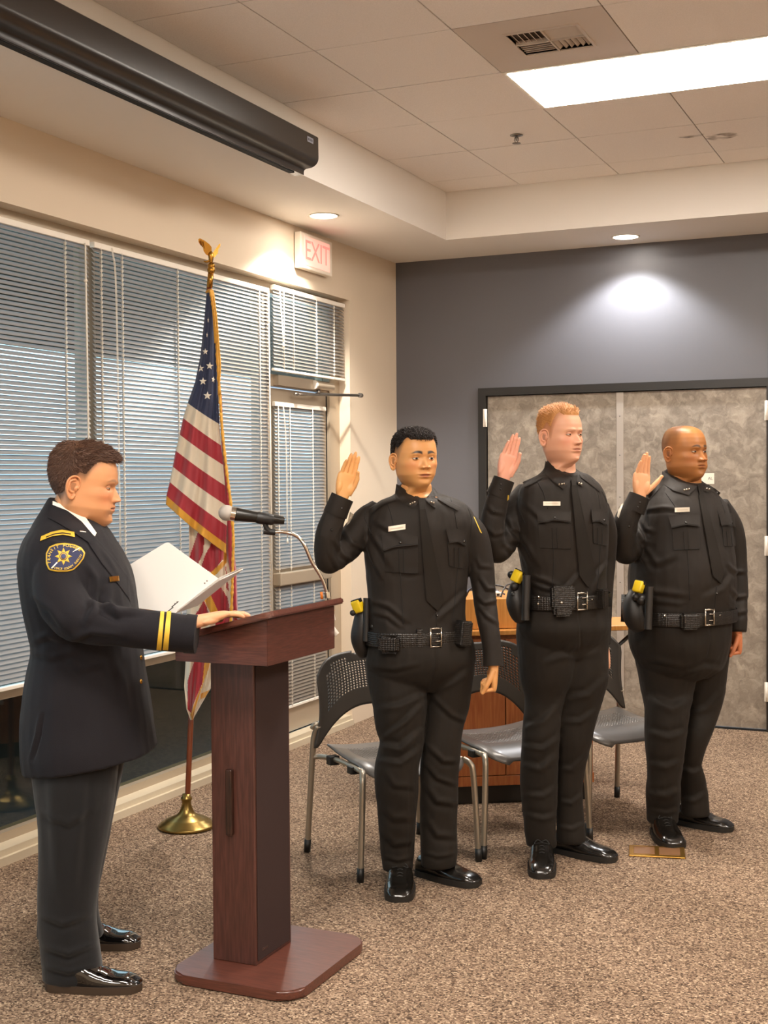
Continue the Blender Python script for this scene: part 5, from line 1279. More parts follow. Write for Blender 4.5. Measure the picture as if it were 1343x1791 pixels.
# open cuff band round the raised wrist
def cuff(fig, root, pts, name='cuff', mt=m_uni, k=1.08):
    bm = B(); tube(bm, [tuple(fig.at(u, v, dd)) for u, v, dd, r in pts], [r*k for *_, r in pts], 26); o = kid(name, bm, mt, root); smooth_angle(o, 50); return o
cuff(f1, P1, [(586, 900, -.158, .043), (592, 885, -.16, .0415), (599, 869, -.16, .041)])
cuff(f1, P1, [(861, 1138, -.04, .0355), (862, 1165, -.05, .0365)])
tb1 = garment(f1, [(1205, 690, 790, .7, .01), (1185, 655, 815, .72, .01), (1160, 641, 830, .74, .01), (1135, 643, 830, .70), (1110, 648, 822, .66)], [], [LR1, LL1],
    [([(820, 1175), (790, 1195), (760, 1210)], 6, .006), ([(752, 1210), (700, 1235), (665, 1240)], 6, .006), ([(755, 1215), (790, 1250), (815, 1262)], 5, .006), ([(740, 1230), (710, 1262), (672, 1290)], 5, .007), ([(735, 1280), (700, 1310), (665, 1305)], 6, .009), ([(735, 1310), (700, 1335), (662, 1330)], 5, .007),
     ([(745, 1300), (775, 1330), (800, 1330)], 5, .007), ([(742, 1330), (765, 1360), (798, 1372)], 5, .007), ([(745, 1370), (765, 1400), (798, 1405)], 6, .008), ([(670, 1410), (690, 1430), (722, 1428)], 7, .006), ([(668, 1450), (690, 1475), (722, 1470)], 6, .006), ([(745, 1430), (765, 1460), (796, 1462)], 6, .006), ([(670, 1345), (690, 1372), (725, 1375)], 6, .005), ([(672, 1498), (695, 1504), (720, 1498)], 4, .005), ([(740, 1490), (765, 1498), (796, 1492)], 4, .004),
     ([(650, 1165), (690, 1170), (735, 1160)], 5, .004), ([(762, 1135), (763, 1165), (752, 1205)], 2.2, -.004), ([(722, 1340), (722, 1420), (717, 1500)], 3, .003)], seed=3, amp=.0035)
tr1 = kid('trousers', tb1, m_uni2, P1)
shoe(P1, on(2, 0, 697, 1580), (.36, -.93, 0), .30, 1.05, m_shoe, m_sole); shoe(P1, on(2, 0, 840, 1556)+FH*.03, (.97, -.24, 0), .30, 1.05, m_shoe, m_sole)
b1, bt = belt(P1, f1, 1112, 645, 818, .66, 0)
ringplate(bt, 752, 771, 1099, 1131, 3.2, m_nickel, 'buckle', b1)
pbox(bt, 657, 708, 1086, 1128, .035, m_weave, 'cuff_case', b1, .010); pbox(bt, 664, 700, 1110, 1142, .032, m_weave, 'cuff_case_bottom', b1, .012)
pbox(bt, 729, 739, 1100, 1132, .006, m_weave, 'belt_keeper', b1, .002); 
cc = bpy.data.objects['cuff_case']; stud(tree_of(cc), 680, 1117, .006, .004, m_nickel, 'snap', b1)
pbox(bt, 796, 816, 1085, 1130, .035, m_weave, 'magazine_pouch', b1, .006, lean=-8); pbox(bt, 812, 833, 1068, 1118, .035, m_weave, 'magazine_pouch', b1, .006, lean=-6)
stud(bt, 829, 1097, .006, .04, m_nickel, 'snap', b1)
# holsters at the right hip
def holster(fig, root, bo, pts, rad, yel, bar, knob=None):
    bm = B(); tube(bm, [tuple(fig.at(*p)) for p in pts], rad, 16, sub=4, up=fig.L)
    h = kid('holster', bm, m_poly, root); h.parent = bo; h.matrix_parent_inverse = Matrix()
    c_ = fig.at(*yel[0][1]); a_ = fig.at(*yel[0][0]); e_ = fig.at(*yel[0][2]); z_ = (a_-e_).normalized(); x_ = (RH*.8-FH*.6).cross(z_).normalized(); y_ = z_.cross(x_); bm = rbox(-.016, .016, -.021, .021, -.026, .024, .007, 3, Mbasis(x_, y_, z_, c_)); bmesh.ops.transform(bm, matrix=Matrix(), verts=bm.verts); y = obj('stun_gun_grip', bm, m_yel); smooth_angle(y, 50); y.parent = bo
    bm = rbox(-.010, .010, -.0215, .0215, -.014, .004, .003, 2, Mbasis(x_, y_, z_, c_ - x_*.001 + z_*.024)); g_ = obj('grip_cap', bm, m_poly); g_.parent = y
    bm = B(); tube(bm, [tuple(fig.at(*p)) for p in bar[0]], bar[1], 14, up=fig.L); y = obj('baton', bm, m_poly); smooth_angle(y); y.parent = bo
    if knob:
        bm = B()
        for k in knob: sphere(bm, fig.at(*k[:3]), k[3], u=12, v=8)
        y = obj('holster_hood', bm, m_poly); y.parent = bo
holster(f1, P1, b1, [(636, 1068, -.02), (632, 1090, -.03), (628, 1115, -.03), (632, 1135, -.02), (637, 1146, -.01)], [(.036, .030), (.040, .032), (.041, .032), (.036, .028), (.024, .02)],
        ([(621, 1047, -.05), (626, 1060, -.05), (631, 1074, -.05)], [(.015, .024), (.019, .030), (.018, .028)]), ([(641, 1046, -.06), (640, 1122, -.07)], .0125), [(617, 1072, -.05, .012), (652, 1096, -.07, .012)])
# ------------------------------------------------------------------ second recruit (short reddish blond hair)
f2 = Fig(5.37, 33)
T2_ = [(1052, 916, 1062, .68), (1035, 921, 1062, .67), (1010, 915, 1062, .66), (985, 910, 1064, .64), (950, 904, 1066, .62), (915, 901, 1067, .60), (890, 902, 1066, .56), (868, 905, 1062, .52), (851, 910, 1054, .50), (839, 924, 1042, .50), (831, 938, 1030, .56, .01), (823, 952, 1014, .80, .012, -14), (815, 956, 1008, .92, .012, -34)]
RA2 = [(924, 862, .02, .056), (904, 892, -.02, .059), (888, 935, -.07, .055), (873, 962, -.12, .049), (864, 958, -.14, .047), (861, 925, -.16, .050), (866, 890, -.165, .046), (875, 858, -.17, .040), (881, 841, -.17, .0385)]
LA2 = [(1042, 888, .10, .056), (1056, 930, .13, .054), (1056, 980, .14, .048), (1055, 1020, .13, .043), (1054, 1060, .11, .040), (1052, 1100, .09, .037), (1052, 1128, .08, .036)]
LR2 = [(1060, 912, 1000, .0), (1100, 903, 1005, .0), (1140, 905, 1008, .0), (1184, 909, 1002, .0), (1226, 917, 986, -.0), (1283, 914, 978, -.02), (1340, 911, 975, -.01), (1376, 910, 974, .0), (1418, 915, 973, .0), (1455, 918, 972, .0), (1472, 921, 973, .0), (1479, 922, 973, .0)]
LL2 = [(1060, 975, 1062, .05), (1100, 975, 1065, .06), (1140, 972, 1064, .06), (1184, 970, 1063, .06), (1226, 972, 1052, .06), (1269, 971, 1039, .05), (1297, 971, 1034, .05), (1340, 972, 1024, .06), (1376, 973, 1018, .06), (1418, 974, 1019, .07), (1455, 974, 1023, .07), (1465, 974, 1024, .07), (1471, 975, 1024, .07)]
H2 = dict(skin='D8A284', lip='C07F6C', hair='A3683C', cheek='DD8E74', w=.99, jaw=1.08, fat=0, square=2.45, nose=1.12, nose_w=.95, uplip=.0045, lolip=.0065, chin=1.3, lipmix=.55, smile=-.15, eye_x=.0315, brow_th=.75, brow_mix=.45, brow_z=.1335, brow=.0075, socket=.0105,
          hairline=([0, 35, 50, 60, 68, 78, 95, 110, 140, 180], [.200, .200, .194, .172, .145, .096, .125, .090, .072, .066]), fade_soft=.004, fade_h=.07, fade_min=.35, lids=(6, -14), look=(2, 0), ear=1.04,
          hairgeo=dict(start=.05, rise=.04, side=.0010, top=.008, front=.003, rough=.3, nf=90, n=4500, len=.018, wid=.0009, lift=.45, comb=lambda p, a: (-.25, -.75, .35)), seed=5)
FR2 = head_frame(980, 761.5, 5.37, 40, 1, 0, 1.0, .985)
hb, hs = put_head(H2, FR2)
ub = under_body(f2, T2_[:-2], [LR2, LL2], [RA2, LA2], ([nk(f2, 983, 865, .03), nk(f2, 983, 832, .03), nk(f2, 980, 800, .03)], [.058, .058, .060]), H2['skin'])
h2r = place_hand(paint(hand_mesh(-1, ((3, 5, 4), (2, 4, 3), (3, 5, 3), (6, 8, 5)), (-3, -.5, 1.5, 4), (14, 16, 12, 14), scale=.95), 'E0A48C'), f2.at(881, 835, -.17), f2.at(903, 749, -.16)-f2.at(883, 835, -.17), -FH*.90+RH*.42)
h2l = place_hand(paint(hand_mesh(1, FIST, (0, 0, 0, 0), (14, 25, 8, 6, 0), scale=.95), H2['skin']), f2.at(1054, 1130, .08), Vector((0, 0, -1)), -RH*.7-FH*.5)
P2 = person('person with short reddish blond hair in black uniform, palm raised, middle of three recruits', (2.10, -3.10, 0), [ub, hb, h2r, h2l], '4A3826')
put_hair(H2, hs, FR2, P2, mat('reddish_blond_hair', 'BE8347', .5, bump=.4, bscale=400))
S2 = [([(918, 880), (940, 900), (965, 925)], 5, .004), ([(905, 925), (922, 955), (940, 985)], 5, .005), ([(900, 940), (912, 965), (925, 990)], 4, .004), ([(888, 905), (898, 925), (912, 930)], 4, .006), ([(886, 925), (897, 945), (912, 950)], 4, .006), ([(880, 950), (893, 962), (905, 960)], 4, .005),
      ([(925, 1005), (955, 1015), (985, 1030)], 5, .006), ([(930, 1020), (950, 1028), (975, 1033)], 4, .005), ([(1060, 985), (1045, 1005), (1038, 1028)], 4, .006), ([(1015, 1000), (1000, 1020), (985, 1033)], 4, .005), ([(850, 880), (862, 895), (880, 898)], 4, .004), ([(848, 920), (865, 935), (884, 930)], 4, .004)]
shirt2 = kid('uniform_shirt', garment(f2, T2_, [RA2, LA2], [], S2, seed=11), m_uni, P2); t2 = tree_of(shirt2)
shirt_details(P2, shirt2, t2, dict(
    pockets=[([(938, 892), (970, 891), (999, 893)], [(941, 915), (958, 913), (968, 910), (978, 911), (998, 914)]), ([(1034, 891), (1048, 891), (1062, 893)], [(1036, 913), (1048, 912), (1056, 917), (1063, 917)])], pocket_btn=[(970, 905), (1057, 910)],
    pocket_body=[([(941, 916), (998, 915)], [(944, 958), (998, 960)]), ([(1037, 914), (1062, 917)], [(1038, 950), (1061, 955)])],
    epaulets=[([(914, 843), (930, 836), (946, 828)], [(917, 852), (933, 845), (948, 837)]), ([(1014, 827), (1032, 838), (1052, 852)], [(1015, 834), (1030, 845), (1049, 860)])],
    tie=([(999, 850), (1009, 848)], [(1014, 1008), (1029, 1028), (1043, 1007)]), knot=([(998, 833), (1010, 831)], [(1001, 854), (1007, 853)]),
    collar=[([(954, 806), (975, 820), (1001, 836)], [(950, 826), (968, 842), (985, 856)]), ([(1006, 838), (1010, 835), (1014, 834)], [(1013, 848), (1018, 851), (1022, 846)])],
    plate=(950, 980, 877, 884.5, 0), pins=[(981, 848, -.15, 3), (1012.5, 847, .2, 2)], buttons=[(876, 847), (875.5, 856), (864, 895)], seam_shade_lines=[[(936, 836), (950, 860), (958, 890)], [(1036, 840), (1046, 865), (1050, 890)], [(1030, 1028), (1022, 1045)], [(968, 960), (968, 1000), (965, 1030)], [(1050, 950), (1048, 990), (1044, 1030)], [(908, 855), (905, 885), (918, 915)], [(1052, 858), (1064, 885), (1064, 910)]],
    placket=[([(858, 845), (872, 850)], [(856, 875), (868, 890)])],
    patches=[([(888, 866), (890, 866)], [(887, 876), (890, 874)], m_goldthread, 'shoulder_patch')]))
cuff(f2, P2, [(869, 868, -.168, .0425), (876, 853, -.17, .0405), (881.5, 838, -.17, .040)])
tb = garment(f2, [(1150, 955, 1030, .7, .01), (1130, 925, 1050, .72, .01), (1100, 906, 1063, .74, .0), (1075, 910, 1062, .70), (1050, 916, 1062, .68)], [], [LR2, LL2],
    [([(1045, 1140), (1010, 1150), (975, 1148)], 6, .005), ([(1013, 1120), (990, 1145), (950, 1160)], 6, .005), ([(1010, 1065), (1016, 1100), (1016, 1140)], 2.2, -.004), ([(980, 1230), (950, 1262), (915, 1275)], 6, .006), ([(978, 1290), (950, 1310), (914, 1305)], 5, .007), ([(976, 1320), (945, 1345), (912, 1338)], 6, .007), ([(975, 1375), (950, 1392), (912, 1390)], 5, .005), ([(1060, 1185), (1030, 1215), (985, 1225)], 6, .006), ([(1045, 1240), (1015, 1262), (980, 1262)], 5, .006), ([(1025, 1320), (1000, 1345), (978, 1345)], 5, .006), ([(975, 1425), (950, 1432), (918, 1425)], 5, .005), ([(1018, 1390), (1000, 1405), (976, 1400)], 4, .005), ([(1022, 1440), (1000, 1450), (976, 1445)], 4, .004)], seed=21, amp=.0035)
kid('trousers', tb, m_uni2, P2)
shoe(P2, on(2, 0, 948, 1539), (.30, -.95, 0), .30, 1.02, m_shoe, m_sole, h=1.12); shoe(P2, on(2, 0, 1081, 1512)+FH*.03, (.97, -.24, 0), .31, 1.05, m_shoe, m_sole, h=1.05)
b2, bt = belt(P2, f2, 1049, 914, 1064, .68, 0)
ringplate(bt, 1008, 1026, 1037, 1066, 3, m_nickel, 'buckle', b2)
cc = pbox(bt, 962, 1003, 1024, 1064, .035, m_weave, 'cuff_case', b2, .008); stud(tree_of(cc), 982, 1054, .006, .004, m_nickel, 'snap', b2); pbox(bt, 966, 998, 1048, 1078, .031, m_weave, 'cuff_case_bottom', b2, .010)
for a in ((942, 1044), (941, 1056)): stud(bt, *a, .0065, .006, m_nickel, 'snap', b2)
pbox(bt, 1044, 1056, 1030, 1064, .03, m_weave, 'key_pouch', b2, .005)
for a in ((1027, 1050), (1035, 1049)): stud(bt, *a, .003, .004, m_nickel, 'belt_hole', b2)
holster(f2, P2, b2, [(905, 1016, -.06), (902, 1035, -.09), (902, 1055, -.10), (906, 1075, -.10), (909, 1085, -.09)], [(.022, .020), (.036, .032), (.042, .036), (.036, .030), (.028, .02)],
        ([(911, 999, -.11), (905, 1008, -.11), (901, 1020, -.11)], [(.017, .024), (.020, .026), (.017, .022)]), ([(921, 1006, -.16), (919, 1085, -.17)], .0165), [(894, 1005, -.09, .016), (899, 1026, -.12, .018), (898, 1040, -.12, .012)])

# ------------------------------------------------------------------ third recruit (shaved head, broad build)
f3 = Fig(5.75, 38)
T3 = [(1080, 1104, 1282, .82), (1055, 1102, 1284, .84), (1025, 1100, 1286, .86), (1000, 1100, 1286, .84), (975, 1104, 1285, .80), (945, 1110, 1283, .74), (915, 1116, 1281, .68), (893, 1122, 1278, .62), (876, 1130, 1270, .56), (862, 1139, 1256, .54), (851, 1148, 1244, .60), (842, 1155, 1234, .78, .01, -10), (834, 1160, 1230, .92, .01, -26)]
RA3 = [(1142, 895, .02, .062), (1125, 925, -.03, .062), (1108, 950, -.09, .058), (1094, 966, -.12, .053), (1090, 955, -.14, .052), (1092, 925, -.16, .055), (1100, 900, -.165, .050), (1112, 882, -.17, .043), (1118, 870, -.17, .041)]
LA3 = [(1252, 886, .10, .060), (1276, 928, .13, .061), (1284, 985, .13, .056), (1287, 1020, .12, .053), (1287, 1050, .10, .050), (1289, 1080, .07, .044), (1289, 1105, .06, .041)]
LR3 = [(1085, 1100, 1215, .0), (1120, 1103, 1222, .0), (1160, 1113, 1222, .0), (1205, 1121, 1212, .0), (1239, 1127, 1206, -.04), (1297, 1129, 1198, -.06), (1353, 1133, 1191, -.05), (1381, 1130, 1189, -.04), (1415, 1131, 1187, .0), (1430, 1131, 1186, .0), (1437, 1132, 1186, .0)]
LL3 = [(1085, 1190, 1276, .08), (1120, 1190, 1274, .08), (1160, 1190, 1272, .08), (1205, 1195, 1267, .08), (1239, 1197, 1259, .08), (1278, 1195, 1246, .04), (1317, 1192, 1231, .04), (1339, 1190, 1226, .05), (1356, 1190, 1231, .06), (1381, 1190, 1236, .09), (1412, 1191, 1239, .09), (1425, 1191, 1240, .09)]
H3 = dict(skin='A9703F', lip='94543E', hair='1A0F0B', cheek='A5603A', w=1.09, jaw=1.10, fat=.8, square=2.3, nose=.95, nose_w=1.35, uplip=.0025, lolip=.0075, chin=.9, lipmix=.35, smile=-.35, eye_x=.0325, brow_th=1.2, brow_dark=.6, brow_z=.1385, brow=.0065, socket=.0095,
          hairline=([0, 35, 50, 60, 68, 78, 95, 110, 140, 180], [.212, .211, .206, .186, .155, .130, .125, .090, .070, .060]), fade_soft=.007, fade_h=.07, fade_min=.15, scalp=.62, lids=(7, -17), look=(0, -1), beard=.12,
          hairgeo=dict(start=.03, rise=.02, side=.0006, top=.0012, front=0, rough=.1, nf=200, n=900, len=.0022, wid=.0007, lift=.8, comb=lambda p, a: (0, .4, .6)), seed=6)
FR3 = head_frame(1197.5, 791, 5.75, 38, 1, 0, 1.035, .965)
hb, hs = put_head(H3, FR3)
ub = under_body(f3, T3[:-2], [LR3, LL3], [RA3, LA3], ([nk(f3, 1199, 885, .03), nk(f3, 1198, 850, .03), nk(f3, 1196, 825, .02)], [.072, .072, .074]), H3['skin'])
h3r = place_hand(paint(hand_mesh(-1, ((5, 8, 5), (4, 7, 4), (5, 8, 5), (8, 10, 6)), (-6, -1.5, 2.5, 7), (42, 12, 6, 6), scale=.96), 'E0A67C'), f3.at(1119, 866, -.17), f3.at(1126, 792, -.16)-f3.at(1119, 866, -.17), -FH*.95+RH*.30)
h3l = place_hand(paint(hand_mesh(1, FIST, (0, 0, 0, 0), (14, 25, 8, 6, 0), scale=.98), 'B8704A'), f3.at(1288, 1105, .06), Vector((0, 0, -1))-RH*.05, -RH*.9-FH*.3)
P3_ = person('broad person with shaved head in black uniform, palm raised, rightmost of the three recruits', (2.45, -2.52, 0), [ub, hb, h3r, h3l], '1E0F08')
S3 = [([(1128, 892), (1160, 888), (1185, 890)], 4, .005), ([(1118, 930), (1132, 960), (1150, 985)], 5, .005), ([(1112, 950), (1122, 975), (1138, 1000)], 4, .004), ([(1120, 905), (1130, 925), (1142, 930)], 4, .006), ([(1116, 925), (1124, 945), (1138, 950)], 4, .006), ([(1105, 1020), (1150, 1035), (1200, 1040)], 6, .006), ([(1105, 1040), (1140, 1050), (1190, 1055)], 5, .005), ([(1285, 1000), (1265, 1030), (1230, 1048)], 6, .005),
      ([(1272, 985), (1285, 1000), (1303, 1000)], 4, .006), ([(1278, 1030), (1290, 1045), (1308, 1042)], 4, .006), ([(1276, 1060), (1290, 1072), (1308, 1068)], 4, .005), ([(1120, 975), (1150, 985), (1185, 970)], 6, .004)]
shirt3 = kid('uniform_shirt', garment(f3, T3, [RA3, LA3], [], S3, seed=31), m_uni, P3_); t3 = tree_of(shirt3)
shirt_details(P3_, shirt3, t3, dict(
    pockets=[([(1168, 902), (1195, 899), (1224, 899)], [(1175, 924), (1190, 920), (1200, 918), (1210, 919), (1224, 921)]), ([(1257, 899), (1272, 897), (1284, 898)], [(1262, 920), (1272, 918), (1280, 921), (1287, 921)])], pocket_btn=[(1199.5, 914), (1280, 914)],
    pocket_body=[([(1175, 924), (1224, 921)], [(1178, 962), (1224, 960)]), ([(1263, 921), (1286, 922)], [(1266, 955), (1287, 955)])],
    epaulets=[([(1128, 868), (1142, 852), (1157, 838)], [(1134, 876), (1148, 860), (1160, 846)]), ([(1238, 847), (1250, 854), (1260, 862)], [(1235, 853), (1246, 860), (1256, 868)])],
    tie=([(1222, 866), (1232, 864)], [(1247, 1008), (1262, 1021), (1268, 1004)]), knot=([(1220, 848), (1233, 846)], [(1224, 868), (1231, 867)]),
    collar=[([(1158, 824), (1185, 842), (1220, 850)], [(1155, 843), (1178, 858), (1204, 866)]), ([(1228, 852), (1233, 851), (1237, 851)], [(1234, 860), (1240, 861), (1244, 858)])],
    plate=(1180, 1206, 888, 896, -1), pins=[(1199.5, 857.5, -.2, 3), (1236, 856, .3, 2)], buttons=[(1119, 879), (1115, 887), (1100, 921), (1253, 1038)], seam_shade_lines=[[(1164, 862), (1178, 882), (1190, 900)], [(1254, 860), (1262, 880), (1268, 898)], [(1253, 1025), (1250, 1062)], [(1202, 962), (1205, 1010), (1206, 1050)], [(1140, 850), (1128, 880), (1135, 920)], [(1262, 864), (1278, 890), (1280, 930)]],
    placket=[([(1098, 882), (1112, 890)], [(1095, 910), (1107, 922)])],
    patches=[([(1082, 885), (1090, 880)], [(1079, 903), (1082, 906)], m_badge, 'shoulder_patch')]))
cuff(f3, P3_, [(1107, 893, -.168, .0475), (1113, 880, -.17, .0440), (1118.5, 867, -.17, .0425)])
tb = garment(f3, [(1185, 1150, 1240, .8, .01), (1165, 1120, 1264, .82, .01), (1130, 1103, 1275, .84, .0), (1100, 1100, 1278, .84), (1078, 1104, 1280, .82)], [], [LR3, LL3],
    [([(1125, 1150), (1165, 1158), (1200, 1165)], 6, .005), ([(1240, 1095), (1243, 1120), (1238, 1150)], 2.2, -.004), ([(1205, 1225), (1175, 1240), (1140, 1225)], 8, .008), ([(1200, 1280), (1170, 1290), (1132, 1280)], 6, .007), ([(1195, 1330), (1165, 1342), (1132, 1335)], 6, .006), ([(1190, 1380), (1165, 1392), (1132, 1388)], 6, .007), ([(1260, 1170), (1235, 1168), (1205, 1180)], 5, .006), ([(1262, 1210), (1235, 1240), (1205, 1250)], 6, .006), ([(1228, 1345), (1212, 1352), (1192, 1345)], 5, .006), ([(1238, 1385), (1215, 1400), (1192, 1398)], 5, .006), ([(1190, 1415), (1165, 1422), (1134, 1416)], 4, .004)], seed=41, amp=.0035)
kid('trousers', tb, m_uni2, P3_)
shoe(P3_, on(2, 0, 1182, 1486), (.46, -.89, 0), .29, 1.10, m_shoe, m_sole, h=1.08); shoe(P3_, on(2, 0, 1286, 1458)+FH*.03, (.97, -.24, 0), .30, 1.08, m_shoe, m_sole, h=1.0)
b3, bt = belt(P3_, f3, 1075, 1103, 1282, .83, 0)
ringplate(bt, 1231, 1248, 1066, 1093, 3, m_nickel, 'buckle', b3)
cc = pbox(bt, 1186, 1226, 1052, 1089, .035, m_weave, 'cuff_case', b3, .008); stud(tree_of(cc), 1204, 1079, .006, .004, m_nickel, 'snap', b3); pbox(bt, 1189, 1221, 1072, 1101, .031, m_weave, 'cuff_case_bottom', b3, .010)
for a in ((1164, 1065), (1162, 1077)): stud(bt, *a, .0065, .006, m_nickel, 'snap', b3)
pbox(bt, 1268, 1280, 1045, 1090, .03, m_weave, 'magazine_pouch', b3, .005)
stud(bt, 1259, 1076, .003, .004, m_nickel, 'belt_hole', b3)
holster(f3, P3_, b3, [(1110, 1035, -.16), (1106, 1055, -.18), (1107, 1075, -.19), (1112, 1090, -.19), (1120, 1100, -.18)], [(.026, .025), (.044, .036), (.048, .04), (.044, .034), (.034, .022)],
        ([(1120, 1018, -.22), (1117, 1026, -.23), (1114, 1038, -.23)], [(.018, .026), (.021, .030), (.018, .026)]), ([(1136, 1026, -.27), (1133, 1101, -.28)], .0165), [(1122, 1050, -.24, .022), (1112, 1044, -.23, .018)])
bm = B(); tube(bm, [f3.at(1096, 1040, -.12), f3.at(1095, 1088, -.13)], .024, 12); kid('radio_holder', bm, m_weave, P3_)

# ------------------------------------------------------------------ officer in the dark jacket
f4 = Fig(4.20, 90); f4.ky = .80
T4 = [(1326, 46, 272, .84, 0, 9), (1298, 42, 268, .84, 0, 7), (1255, 42, 263, .86, 0, 4), (1214, 46, 257, .84), (1180, 51, 252, .82), (1139, 60, 247, .78), (1106, 57, 243, .74), (1060, 47, 236, .70), (1010, 42, 228, .66), (975, 42, 214, .62), (945, 50, 196, .58), (922, 62, 182, .62), (905, 72, 172, .80, 0, -8), (893, 79, 163, .98, 0, -18), (885, 84, 156, 1.05, 0, -28)]
RA4 = [(112, 965, -.165, .078), (103, 1005, -.20, .080), (108, 1045, -.23, .078), (130, 1078, -.26, .072), (165, 1090, -.27, .064), (215, 1096, -.28, .060), (270, 1103, -.28, .058), (315, 1107, -.28, .057), (342, 1109, -.28, .056)]
LA4 = [(120, 965, .17, .070), (128, 1010, .21, .065), (150, 1060, .22, .058), (185, 1075, .20, .050), (215, 1068, .23, .042), (236, 1066, .24, .038)]
LR4 = [(1290, 60, 208, -.10), (1330, 55, 208, -.12), (1395, 62, 200, -.13), (1446, 68, 191, -.13), (1515, 68, 177, -.13), (1560, 67, 171, -.13), (1600, 67, 168, -.13), (1645, 70, 173, -.13), (1685, 74, 178, -.13), (1700, 75, 180, -.13), (1712, 76, 180, -.13)]
LL4 = [(1290, 90, 218, .12), (1330, 90, 217, .13), (1395, 88, 204, .14), (1446, 84, 194, .15), (1515, 78, 181, .15), (1560, 72, 172, .15), (1600, 68, 172, .15), (1625, 66, 178, .15), (1637, 66, 180, .15)]
H4 = dict(skin='CC9266', lip='B56C58', hair='4A3020', cheek='C9704E', w=1.04, jaw=1.05, fat=.9, square=2.25, nose=.88, nose_w=1.0, uplip=.005, lolip=.006, lipmix=.5, brow_mix=.6, brow_dark=.8, brow_z=.137,
          hairline=([0, 30, 50, 60, 68, 80, 92, 105, 125, 150, 180], [.196, .194, .186, .176, .160, .130, .135, .115, .066, .058, .056]), fade_soft=.004, fade_h=.03, fade_min=.45, eye_out=-.0035, lids=(3, -17), look=(0, -22), ear=1.05,
          hairgeo=dict(start=.02, rise=.04, side=.006, top=.013, front=.003, rough=.35, nf=70, n=9000, len=.015, wid=.0010, lift=.5, comb=lambda p, a: (0, -.3+1.2*min(1, max(0, (p.y+.06)/.07)), -.9+1.1*min(1, max(0, (p.y+.06)/.07)))), seed=8)
FR4 = head_frame(149.5, 847.5, 4.20, 90, -8, 0, 1.10, .96)
hb, hs = put_head(H4, FR4)
ub = under_body(f4, T4[:-3], [LR4, LL4], [RA4, LA4], ([nk(f4, 118, 950, .0), nk(f4, 124, 915, .0), nk(f4, 132, 885, .0), nk(f4, 140, 862, 0)], [.070, .068, .070, .066]), H4['skin'])
h4r = place_hand(paint(hand_mesh(-1, ((8, 10, 8), (7, 10, 8), (8, 12, 8), (10, 12, 10)), (0, 0, 1, 2), (20, 6, 6, 6), scale=1.0), 'D8A07A'), f4.at(344, 1087, -.27), f4.at(425, 1066, -.17)-f4.at(346, 1087, -.27), -Z3*.95-FH*.05+RH*.20)
h4l = place_hand(paint(hand_mesh(1, ((45, 50, 30),)*4, (0, 0, 0, 0), (20, 25, 15, 12, 0), scale=.95), 'D39A7C'), f4.at(235, 1066, .24), RH+Z3*.2, Z3*.9-FH*.2)
P4 = person('man in a dark navy dress jacket reading at the lectern, hand on its top', (1.10, -4.90, 0), [ub, hb, h4r, h4l], '3A2A1C')
put_hair(H4, hs, FR4, P4, mat('brown_hair', '54392A', .5, bump=.5, bscale=350))
S4 = [([(190, 1030), (185, 1060), (215, 1080)], 7, .008), ([(165, 1035), (165, 1065), (150, 1090)], 8, .010), ([(180, 1050), (205, 1072), (250, 1068)], 6, .009), ([(120, 1120), (160, 1105), (210, 1110)], 6, .006), ([(150, 985), (165, 1010), (165, 1035)], 6, .006), ([(60, 1040), (90, 1065), (110, 1095)], 7, .006), ([(60, 1120), (85, 1110), (110, 1120)], 7, .007), ([(60, 1140), (90, 1150), (130, 1140)], 6, .004),
      ([(75, 1250), (68, 1290), (56, 1330)], 3, -.008), ([(120, 1150), (140, 1170), (180, 1160)], 7, .004), ([(200, 1150), (215, 1200), (222, 1260)], 8, .004), ([(175, 960), (195, 985), (210, 1010)], 3, .005)]
jb = garment(f4, T4, [RA4, LA4], [], S4, seed=51, amp=.003, scale=(5, 5, 3), ex=2.3)
jacket = kid('dress_jacket', jb, m_navy, P4); t4 = tree_of(jacket)
tb = garment(f4, [(1330, 70, 210, .9), (1290, 55, 225, .85), (1240, 55, 235, .85), (1200, 60, 235, .8)], [], [LR4, LL4],
    [([(75, 1420), (120, 1440), (165, 1410)], 7, .004), ([(90, 1350), (95, 1450), (100, 1560)], 10, .004), ([(160, 1345), (150, 1450), (140, 1560)], 8, -.004), ([(75, 1600), (110, 1615), (155, 1600)], 6, .005), ([(80, 1655), (120, 1668), (165, 1650)], 6, .006), ([(80, 1690), (120, 1700), (172, 1688)], 5, .005)], seed=61, amp=.0025, scale=(5, 5, 2.5))
kid('trousers', tb, mat('charcoal_dress_trousers', '131315', .8, sheen=.2, bump=.3, bscale=700, spec=.2), P4)
shoe(P4, on(2, 0, 246, 1740)+FH*.045, (.93, .37, 0), .305, 1.0, m_patent, m_sole2); shoe(P4, on(2, 0, 243, 1664)+FH*.045, (.95, .31, 0), .30, 1.0, m_patent, m_sole2)
cuff(f4, P4, [(325, 1108, -.28, .0565), (344, 1109.5, -.28, .0555)], 'sleeve_cuff', m_navy, 1.05)
